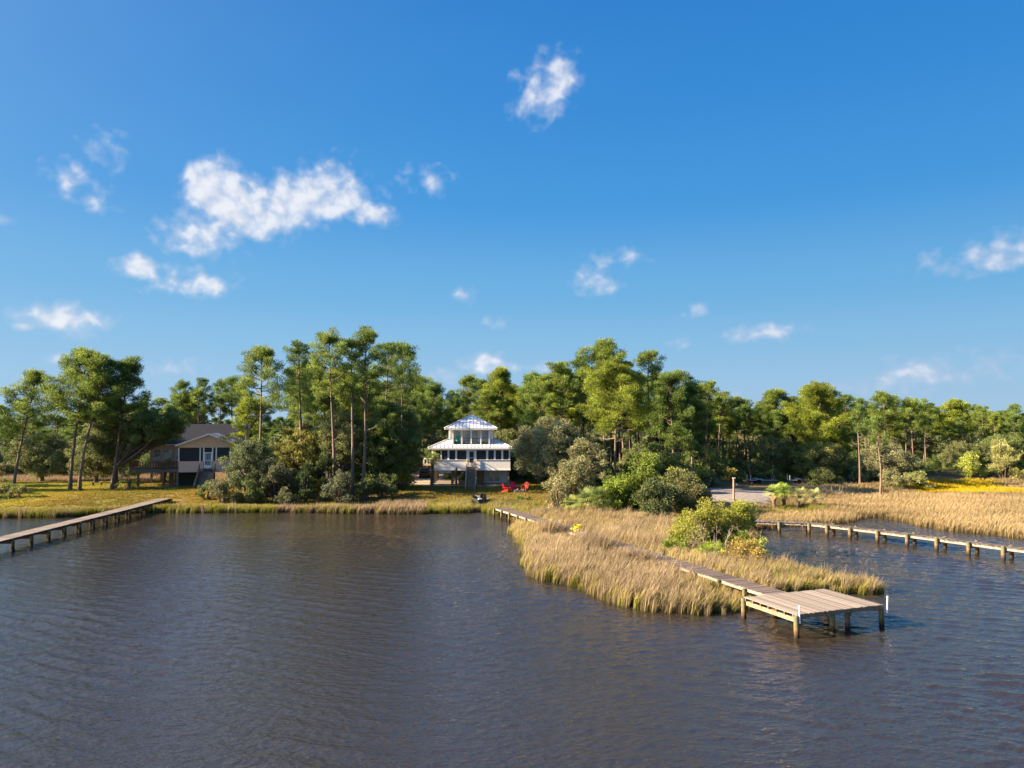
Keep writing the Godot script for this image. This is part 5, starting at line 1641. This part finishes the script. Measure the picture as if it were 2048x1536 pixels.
func shrubs_by_hand() -> void:
	var yg := Color(0.085, 0.10, 0.018)
	var yy := Color(0.19, 0.185, 0.035)
	var dg := Color(0.05, 0.08, 0.016)
	var list := [
		["juniper", 14.5, -56.4, 4.3, 3.1, 170, yg, yy, 0.05, "bright yellow-green cedar bush at the top of the marsh island", "cedar bush"],
		["juniper", 17.0, -57.0, 4.3, 2.3, 120, Color(0.11, 0.14, 0.02), yy, 0.1, "right bright cedar bush beside the grey dead branches", "cedar bush"],
		["juniper", 12.1, -56.0, 2.1, 1.1, 28, Color(0.08, 0.12, 0.02), yg, 0.35, "small upright cedar at the left of the island bushes", "cedar bush"],
		["shrub", 16.8, -54.2, 2.3, 1.6, 60, dg, Color(0.14, 0.17, 0.03), 0.1, "dark green shrub at the water side of the island bushes", "shrub"],
		["shrub", 17.4, -53.0, 1.9, 1.3, 40, Color(0.12, 0.15, 0.03), Color(0.24, 0.25, 0.06), 0.1, "pale yellowish shrub leaning over the cove water", "shrub"],
		["shrub", 16.0, -51.4, 1.9, 1.9, 56, Color(0.15, 0.12, 0.03), Color(0.27, 0.20, 0.06), 0.4, "golden shrub between the boardwalk and the island bushes", "shrub"],
		["shrub", 14.6, -51.6, 1.2, 0.9, 20, Color(0.18, 0.17, 0.04), Color(0.30, 0.26, 0.06), 0.4, "low golden shrub at the boardwalk beside the green palmetto", "shrub"],
		["shrub", 12.0, -54.6, 1.9, 1.4, 46, dg, Color(0.15, 0.18, 0.03), 0.1, "low dark shrub left of the island's palmetto", "shrub"],
		["shrub", 10.5, -51.0, 0.9, 0.7, 14, Color(0.20, 0.22, 0.03), Color(0.32, 0.33, 0.05), 0.3, "small lime shrub beside the boardwalk in the tan grass", "shrub"],
		["goldenrod", 5.4, -63.4, 1.55, 0.6, 16, Color(0.28, 0.26, 0.02), Color(0.48, 0.42, 0.03), 0.2, "yellow flowering bush left of the boardwalk's grass gap", "flowering bush"],
		["goldenrod", 3.7, -66.0, 1.5, 0.6, 14, Color(0.26, 0.26, 0.03), Color(0.44, 0.40, 0.05), 0.2, "pale yellow flowering bush near the boardwalk's bend into the grass", "flowering bush"],
		["goldenrod", 2.2, -64.8, 1.3, 0.5, 12, Color(0.26, 0.26, 0.03), Color(0.44, 0.40, 0.05), 0.2, "small yellow flowering bush nearest the creek", "flowering bush"],
		["cedar", 11.6, -99.6, 5.0, 2.4, 70, Color(0.05, 0.085, 0.014), Color(0.14, 0.18, 0.025), 0.4, "green cedar close behind the broad front pine's trunk", "cedar"],
		["cedar", 16.8, -99.4, 5.6, 2.8, 80, Color(0.05, 0.08, 0.014), Color(0.13, 0.165, 0.025), 0.4, "green cedar right of the broad front pine's trunk", "cedar"],
		["cedar", 11.6, -80.0, 3.3, 3.4, 150, Color(0.045, 0.075, 0.012), Color(0.125, 0.155, 0.022), 0.25, "wide low green cedar at the foot of the broad front pine", "cedar"],
		["cedar", 15.2, -82.0, 5.6, 3.0, 110, dg, Color(0.13, 0.16, 0.03), 0.5, "upright dark cedar right of the wide low cedar", "cedar"],
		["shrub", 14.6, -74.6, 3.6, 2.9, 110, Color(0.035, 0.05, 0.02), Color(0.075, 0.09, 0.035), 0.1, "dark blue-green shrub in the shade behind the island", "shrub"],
		["shrub", 17.8, -78.0, 4.4, 3.2, 120, Color(0.05, 0.06, 0.025), Color(0.12, 0.12, 0.05), 0.1, "brownish shrub right of the shaded dark shrub", "shrub"],
		["shrub", 21.0, -84.0, 2.6, 2.2, 40, Color(0.06, 0.065, 0.03), Color(0.14, 0.13, 0.06), 0.1, "dull shrub left of the sandy ramp", "shrub"],
		["shrub", 5.2, -81.5, 3.6, 1.8, 40, Color(0.10, 0.10, 0.05), Color(0.22, 0.19, 0.10), 0.1, "pale grey shrub leaning beside the boardwalk's start", "shrub"],
		["shrub", 7.2, -86.0, 6.0, 3.0, 110, Color(0.09, 0.095, 0.045), Color(0.17, 0.165, 0.08), 0.1, "tall pale shrub behind the palmettos", "shrub"],
		["shrub", 1.2, -92.4, 0.8, 1.0, 14, dg, Color(0.12, 0.16, 0.03), 0.1, "round green shrub on the lawn before the fire pit", "shrub"],
		["cedar", -25.6, -91.5, 5.6, 1.5, 46, Color(0.02, 0.035, 0.014), Color(0.05, 0.075, 0.024), 0.7, "dark cedar cone at the shore under the clump", "cedar"],
		["cedar", -23.2, -92.6, 6.4, 1.9, 56, Color(0.022, 0.035, 0.014), Color(0.055, 0.075, 0.024), 0.6, "taller dark cedar beside the dark cedar cone", "cedar"],
		["shrub", -21.0, -90.8, 3.8, 2.3, 70, Color(0.05, 0.062, 0.034), Color(0.11, 0.12, 0.07), 0.1, "grey-green shrub at the feet of the tallest pines", "shrub"],
		["shrub", -29.6, -93.0, 5.0, 2.8, 80, Color(0.045, 0.055, 0.03), Color(0.11, 0.115, 0.06), 0.1, "grey-green shrub left of the dark cedars", "shrub"],
		["shrub", -31.8, -90.6, 2.9, 2.0, 50, da(), Color(0.10, 0.12, 0.04), 0.1, "dark shrub at the bank between the grey-green oak and the cedars", "shrub"],
		["shrub", -27.2, -89.6, 2.3, 1.7, 44, Color(0.05, 0.06, 0.03), Color(0.11, 0.12, 0.06), 0.1, "dull green shrub at the bank left of the dark cedar cone", "shrub"],
		["shrub", -18.2, -91.4, 2.9, 1.8, 46, da(), Color(0.09, 0.11, 0.04), 0.1, "dark shrub at the bank right of the grey-green shrub", "shrub"],
		["shrub", -16.4, -92.8, 3.4, 2.0, 50, Color(0.04, 0.055, 0.025), Color(0.09, 0.11, 0.045), 0.1, "dark shrub below the big dark live oak", "shrub"],
		["shrub", -35.4, -91.0, 2.9, 2.4, 56, Color(0.05, 0.06, 0.03), Color(0.12, 0.12, 0.06), 0.1, "low shrub by the shore below the grey-green oak", "shrub"],
		["shrub", -38.2, -92.6, 2.6, 1.4, 30, Color(0.03, 0.05, 0.018), Color(0.09, 0.12, 0.04), 0.15, "dark shrub at the foot of the pinkish house's stair", "shrub"],
		["shrub", -15.6, -95.0, 2.8, 1.6, 34, da(), Color(0.09, 0.11, 0.03), 0.1, "dark shrub right of the tall trunks at the shore", "shrub"],
		["shrub", -60.8, -91.2, 1.6, 1.5, 26, Color(0.09, 0.10, 0.035), Color(0.17, 0.17, 0.06), 0.15, "round shrub on the left lawn near the water", "shrub"],
		["shrub", -63.9, -91.0, 1.5, 1.2, 20, Color(0.09, 0.10, 0.035), Color(0.18, 0.18, 0.07), 0.2, "thin shrub left of the round lawn shrub", "shrub"],
		["shrub", -64.5, -94.2, 2.2, 1.4, 24, Color(0.08, 0.10, 0.03), Color(0.15, 0.17, 0.05), 0.2, "shrub at the foot of the leaning left pine", "shrub"],
		["shrub", -67.0, -89.0, 2.6, 2.0, 30, Color(0.10, 0.11, 0.04), Color(0.20, 0.18, 0.07), 0.2, "reedy shrub at the left end of the lawn shore", "shrub"],
		["cedar", 75.0, -122, 4.6, 3.0, 60, Color(0.12, 0.15, 0.035), Color(0.28, 0.30, 0.06), 0.4, "round yellow-green cedar left of the tall grey one", "cedar"],
		["cedar", 79.5, -119.5, 6.4, 3.4, 80, Color(0.11, 0.12, 0.045), Color(0.25, 0.24, 0.09), 0.55, "tall grey-green cone-shaped cedar at the right marsh edge", "cedar"],
		["cedar", 83.0, -115.0, 5.2, 2.9, 70, Color(0.14, 0.18, 0.02), Color(0.34, 0.37, 0.04), 0.5, "bright green cedar in front of the tall grey cedar", "cedar"],
		["cedar", 87.5, -118.0, 5.6, 3.2, 70, Color(0.14, 0.18, 0.02), Color(0.33, 0.36, 0.04), 0.45, "bright green cedar rightmost at the marsh edge", "cedar"],
		["shrub", 55.0, -107.0, 2.8, 2.6, 44, Color(0.10, 0.11, 0.05), Color(0.20, 0.19, 0.09), 0.1, "pale shrub right behind the two slender dark pines", "shrub"],
		["shrub", 60.0, -109.0, 2.6, 2.4, 40, Color(0.09, 0.11, 0.04), Color(0.18, 0.19, 0.07), 0.1, "pale shrub left of the yellow flower field", "shrub"],
		["shrub", 45.0, -108.0, 2.8, 2.8, 44, Color(0.03, 0.045, 0.02), Color(0.08, 0.095, 0.03), 0.1, "dark shrub behind the palmetto clump", "shrub"]]
	var i := 0
	for s in list:
		var m := bush(7000 + i * 13, s[3], s[4], s[5], s[6], s[7], s[8], 0.14 if s[2] > -70.0 else 0.2, 0.08 if s[2] > -70.0 else 0.12, 2.6 if s[2] > -70.0 else 1.6)
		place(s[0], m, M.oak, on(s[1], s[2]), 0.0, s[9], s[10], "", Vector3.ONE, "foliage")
		i += 1
	for d in [[14.5, -52.9, 3.1, 2.4, 15, "dead bush of bare grey branches on the marsh island"], [16.4, -53.6, 1.9, 1.5, 8, "low dead bush right of the larger dead bush"], [11.1, -53.0, 0.7, 1.5, 6, "fallen bare branches lying left of the island palmetto"], [18.3, -57.8, 1.7, 0.9, 7, "bare pinkish shrub at the cove behind the island bushes"], [41.5, -96.5, 1.7, 2.0, 10, "bare fallen treetop at the right marsh edge"]]:
		var o := part(numbered("dead_bush"), bare_bush(int(d[0] * 10), d[2], d[3], d[4]), M.bark, self, Transform3D(Basis(), on(d[0], d[1])))
		tag(o, d[5], "dead bush")
	var pg := Color(0.10, 0.17, 0.02)
	var pg2 := Color(0.25, 0.30, 0.04)
	i = 0
	for p in [[14.0, -52.2, 0.5, 24, 0.95, pg, pg2, "bright green palmetto at the foot of the island bushes"], [8.0, -77.6, 1.5, 22, 1.3, Color(0.07, 0.11, 0.03), Color(0.16, 0.18, 0.06), "palmetto with dead brown leaves beside the wide low cedar"], [9.6, -78.4, 1.3, 20, 1.2, Color(0.06, 0.10, 0.03), Color(0.12, 0.15, 0.04), "dark palmetto between the cedar and its brown-leaved neighbour"], [6.6, -78.6, 1.0, 18, 1.1, Color(0.09, 0.13, 0.03), Color(0.2, 0.22, 0.06), "left palmetto of the three behind the marsh island"],
		[30.2, -85.6, 1.6, 20, 0.9, pg, Color(0.22, 0.26, 0.06), "left palmetto of the clump on the marsh point"], [31.6, -86.0, 1.8, 22, 0.9, pg, Color(0.2, 0.25, 0.05), "tallest palmetto of the clump on the marsh point"], [33.0, -85.6, 1.6, 20, 0.85, Color(0.14, 0.17, 0.06), Color(0.25, 0.26, 0.10), "third palmetto of the clump on the marsh point"], [34.6, -85.4, 1.5, 18, 0.85, Color(0.13, 0.15, 0.07), Color(0.22, 0.23, 0.10), "right greyish palmetto of the clump on the marsh point"],
		[-53.2, -103.0, 0.9, 18, 1.4, Color(0.04, 0.07, 0.02), Color(0.10, 0.13, 0.03), "palmetto at the foot of the spreading oak"], [-50.3, -107.0, 2.0, 18, 1.5, Color(0.05, 0.08, 0.025), Color(0.11, 0.14, 0.04), "young palm under the raised deck's left end"], [-35.6, -98.5, 4.6, 18, 1.3, Color(0.09, 0.12, 0.03), Color(0.24, 0.25, 0.06), "palm with light fronds behind the grey-green oak"]]:
		var m := palm(8000 + i * 7, p[2], p[3], p[4], p[5], p[6], 6 if i in [1, 4, 5, 6] else 2)
		place("palmetto" if p[2] < 1.9 else "palm", m, M.oak, on(p[0], p[1]), 0.0, p[7], "palm", "", Vector3.ONE, "fronds")
		i += 1

func da() -> Color:
	return Color(0.032, 0.050, 0.018)

# ---------- grass ----------
func walk_gap(x: float, z: float) -> float:
	# distance to the boardwalk's middle line
	var p := Vector2(x - 14.4, z + 39.6)
	var d := Vector2(-15.7, -41.6).normalized()
	return absf(p.x * d.y - p.y * d.x) if p.dot(d) > 0.0 and p.dot(d) < 45.0 else 99.0

func meadows() -> void:
	var lean := Vector3(0.26, 0, 0.12)
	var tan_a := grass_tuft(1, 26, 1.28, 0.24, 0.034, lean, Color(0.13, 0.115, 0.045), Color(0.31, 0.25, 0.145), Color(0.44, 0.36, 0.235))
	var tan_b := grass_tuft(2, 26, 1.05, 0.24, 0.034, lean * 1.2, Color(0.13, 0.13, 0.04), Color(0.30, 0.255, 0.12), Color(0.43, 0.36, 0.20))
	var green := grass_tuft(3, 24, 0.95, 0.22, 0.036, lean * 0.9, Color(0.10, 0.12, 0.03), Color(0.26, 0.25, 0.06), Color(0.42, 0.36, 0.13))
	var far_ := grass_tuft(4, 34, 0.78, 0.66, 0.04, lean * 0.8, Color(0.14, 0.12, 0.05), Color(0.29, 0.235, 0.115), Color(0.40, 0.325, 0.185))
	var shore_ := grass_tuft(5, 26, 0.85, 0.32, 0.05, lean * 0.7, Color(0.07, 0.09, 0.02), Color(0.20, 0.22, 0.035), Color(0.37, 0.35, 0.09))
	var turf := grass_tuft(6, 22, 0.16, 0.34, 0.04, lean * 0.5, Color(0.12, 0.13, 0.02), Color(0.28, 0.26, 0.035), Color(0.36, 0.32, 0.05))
	var sets := {"a": [[], []], "b": [[], []], "g": [[], []], "f": [[], []], "s": [[], []], "r": [[], []], "t": [[], []], "y": [[], []]}
	rng.seed = 555
	for k in 15500:
		var x := rr(-1.5, 25.5)
		var z := rr(-79.0, -37.5)
		var p := Vector2(x, z)
		var d := sd(p, island_poly) + wobble(p) * 1.2
		if d < 0.0: continue
		var w := walk_gap(x, z)
		var s := rr(0.75, 1.15)
		if w < 0.72:
			if z > -72.0 and rng.randf() < 0.75: continue
			s *= 0.6
		elif w < 1.5 and x > 14.4 + 0.377 * (z + 39.6): s *= 0.72
		# the boardwalk shows through in places
		var shown := (z > -50.0) or (z < -59.0 and z > -63.0) or (z < -51.0 and z > -55.0) or z < -68.0
		if w < 3.2 and x < 14.4 + 0.377 * (z + 39.6):
			if z > -43.5: s *= 0.75
			elif z < -58.5 and z > -63.5: s *= 0.68
			elif shown: s *= 0.82
			else: s *= 1.3
		if x > 15.0 and z > -50.0 and z < -43.0: s *= 0.9
		if d < 0.2: s *= 0.8
		var t := nz.get_noise_2d(x * 5.0, z * 5.0)
		var right_side := x > 14.4 + 0.377 * (z + 39.6)
		var which := "a" if t > -0.05 else "b"
		if right_side and rng.randf() < 0.22 + t: which = "g"
		if d < 1.2 and rng.randf() < 0.35: which = "g"
		if x > 9.0 and z > -44.0 and rng.randf() < 0.4: which = "g"
		var tr := Transform3D(Basis(Vector3.UP, rr(-0.6, 0.6)).scaled(Vector3(s, s * rr(0.85, 1.12), s)), Vector3(x, maxf(eh(x, z), -0.12), z))
		sets[which][0].append(tr)
		var br := 1.0 + 0.35 * nz2.get_noise_2d(x * 12.0, z * 12.0) + rr(-0.1, 0.1)
		sets[which][1].append(Color(br, br * (1.0 + 0.04 * t), br * 0.95))
	rng.seed = 556
	for k in 34000:
		var z := -rr(46.0, 118.0)
		var x := rr(20.0, 100.0)
		if x > 0.74 * -z + 4.0: continue
		var p := Vector2(x, z)
		var d := sd(p, marsh_poly)
		if d < -3.0 or look(g_s, x, z) < -0.2: continue
		if sd(p, ramp_poly) > -0.4: continue
		if d < 0.0 and rng.randf() < 0.5: continue
		var s := rr(0.7, 1.15) * (0.75 if z < -100.0 else 1.0)
		var br := 1.0 + 0.4 * nz.get_noise_2d(x * 6.0, z * 9.0) + rr(-0.1, 0.1)
		if x < 33.5 and x > 23.0 and z < -80.0: s *= 0.5
		var which := "f"
		if x < 36.0 and z < -78.0 and nz2.get_noise_2d(x * 8.0, z * 8.0) > 0.1: which = "s"
		if x > 57.0 and x < 76.0 and z < -104.0 and z > -117.0 and nz2.get_noise_2d(x * 6.0, z * 6.0) > -0.25:
			which = "y"
		sets[which][0].append(Transform3D(Basis(Vector3.UP, rr(-0.6, 0.6)).scaled(Vector3(s, s, s)), Vector3(x, eh(x, z), z)))
		sets[which][1].append(Color(br, br * rr(0.94, 1.05), br * 0.95))
	rng.seed = 557
	for k in 26000:
		var x := rr(-78.0, 4.0)
		var z := rr(-100.0, -76.0)
		var s := look(g_s, x, z)
		if s < -0.3 or x > -0.2 and z > -78.0: continue
		var deep := 3.4 + 2.2 * nz2.get_noise_2d(x * 6.0, 3.0)
		if x > -16.0: deep = 6.5
		if s > deep: continue
		if x > -44.2 and x < -41.4 and s > 0.5: continue
		if absf(x + 4.0) < 1.1 and z < -87.5: continue
		if walk_gap(x, z) < 1.0: continue
		var q := rr(0.65, 1.15) * (1.0 - 0.45 * smoothstep(0.5, deep, s))
		var which := "s"
		var tn := nz.get_noise_2d(x * 4.0, 50.0)
		if x > -27.0 and x < -10.0 and rng.randf() < 0.8 - maxf(0.0, tn): which = "r"
		elif rng.randf() < 0.12: which = "r"
		var br := 1.0 + 0.4 * nz.get_noise_2d(x * 9.0, z * 9.0) + rr(-0.12, 0.12)
		sets[which][0].append(Transform3D(Basis(Vector3.UP, rr(-0.8, 0.8)).scaled(Vector3(q, q, q)), Vector3(x, maxf(eh(x, z), -0.08), z)))
		sets[which][1].append(Color(br, br, br))
	rng.seed = 558
	for k in 24000:
		var x := rr(-78.0, 12.0)
		var z := rr(-128.0, -84.0)
		var p := Vector2(x, z)
		if x < 0.72 * z - 4.0: continue
		if look(g_s, x, z) < 2.5 or sd(p, drive_poly) > -0.3: continue
		if x > -13.0 and x < 1.0 and z < -106.5 and z > -120.0: continue
		if x > -50.5 and x < -36.0 and z < -103.0 and z > -121.0: continue
		var t := nz.get_noise_2d(x * 6.0, z * 6.0)
		var s := rr(0.6, 1.3)
		sets["t"][0].append(Transform3D(Basis(Vector3.UP, rr(0, TAU)).scaled(Vector3(s, s, s)), on(x, z)))
		var g := lerpf(1.35, 0.85, smoothstep(-60.0, -53.0, x))
		sets["t"][1].append(Color(g * (1.0 - 0.4 * t) * (1.0 if x < -58.0 else 1.0), g * (1.0 - 0.15 * t) * (1.0 if x < -58.0 else 0.93), g * 0.95))
	rng.seed = 559
	for k in 5000:
		var x := rr(-118.0, -38.0)
		var z := rr(-150.0, -118.0)
		if sd(Vector2(x, z), back_poly) < -0.5: continue
		var s := rr(0.9, 1.5)
		var br := rr(0.7, 1.0)
		sets["f"][0].append(Transform3D(Basis(Vector3.UP, rr(-0.8, 0.8)).scaled(Vector3(s, s, s)), on(x, z)))
		sets["f"][1].append(Color(br, br * 0.95, br * 1.05))
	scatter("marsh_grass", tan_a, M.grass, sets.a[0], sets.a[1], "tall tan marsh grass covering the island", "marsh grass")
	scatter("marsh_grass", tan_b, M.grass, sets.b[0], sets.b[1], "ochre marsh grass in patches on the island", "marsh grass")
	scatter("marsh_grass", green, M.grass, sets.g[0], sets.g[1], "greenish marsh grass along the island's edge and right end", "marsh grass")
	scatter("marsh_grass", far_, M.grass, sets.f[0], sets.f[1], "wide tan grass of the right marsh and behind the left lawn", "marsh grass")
	scatter("shore_grass", shore_, M.grass, sets.s[0], sets.s[1], "green and yellow reeds fringing the shore", "reeds")
	scatter("shore_grass", grass_tuft(7, 26, 1.0, 0.32, 0.045, lean * 0.5, Color(0.13, 0.11, 0.06), Color(0.27, 0.21, 0.13), Color(0.38, 0.30, 0.21)), M.grass, sets.r[0], sets.r[1], "pale brown reeds under the shore clump", "reeds")
	scatter("lawn_grass", turf, M.grass, sets.t[0], sets.t[1], "short yellow-green lawn grass round the houses", "grass")
	scatter("yellow_flowers", grass_tuft(8, 26, 0.85, 0.45, 0.06, lean * 0.4, Color(0.12, 0.14, 0.02), Color(0.34, 0.28, 0.02), Color(0.72, 0.52, 0.01)), M.grass, sets.y[0], sets.y[1], "bright yellow flower field at the back of the right marsh", "flowers")

func _ready() -> void:
	# camera, sky, sun, exposure
	var cam := Camera3D.new()
	cam.name = "camera"
	add_child(cam)
	cam.position = Vector3(0, 10, 0)
	cam.rotation_degrees = Vector3(3.19, 0, 0)
	cam.fov = 55.1
	cam.near = 0.1
	cam.far = 6000.0
	cam.current = true
	var exposure := 4.7
	var sun_at := Vector3(-0.900, 0.415, 0.150).normalized()
	var sun := DirectionalLight3D.new()
	sun.name = "sun"
	add_child(sun)
	sun.look_at_from_position(sun_at * 100.0, Vector3.ZERO, Vector3.UP)
	sun.light_energy = 1.6
	sun.light_color = Color(1.0, 0.87, 0.70)
	sun.light_angular_distance = 0.5
	sun.shadow_enabled = true
	var env := Environment.new()
	env.background_mode = Environment.BG_SKY
	env.sky = Sky.new()
	var pano := PanoramaSkyMaterial.new()
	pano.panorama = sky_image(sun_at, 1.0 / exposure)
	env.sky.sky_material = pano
	env.sky_rotation = Vector3(0, PI, 0)
	env.tonemap_mode = Environment.TONE_MAPPER_LINEAR
	env.tonemap_exposure = exposure
	env.sdfgi_enabled = true
	env.ssao_enabled = true
	env.ssil_enabled = true
	var world := WorldEnvironment.new()
	world.name = "world"
	world.environment = env
	add_child(world)

	rng.seed = 7
	nz.seed = 3
	nz.frequency = 0.012
	nz2.seed = 4
	nz2.frequency = 0.012
	nz2.fractal_octaves = 3
	land_poly = pv(LAND)
	island_poly = pv(ISLAND)
	marsh_poly = pv(MARSH)
	back_poly = pv(BACK_MARSH)
	drive_poly = pv(DRIVE)
	ramp_poly = pv(RAMP)
	lawn_poly = pv(LAWN)
	make_materials()
	survey()
	ground()
	patch("driveway", drive_poly, M.sand, 0.035)
	patch("boat_ramp", ramp_poly, M.pale_sand, 0.035)
	water()
	white_house()
	pink_house()
	docks()
	woods()
	shrubs_by_hand()
	small_things()
	meadows()
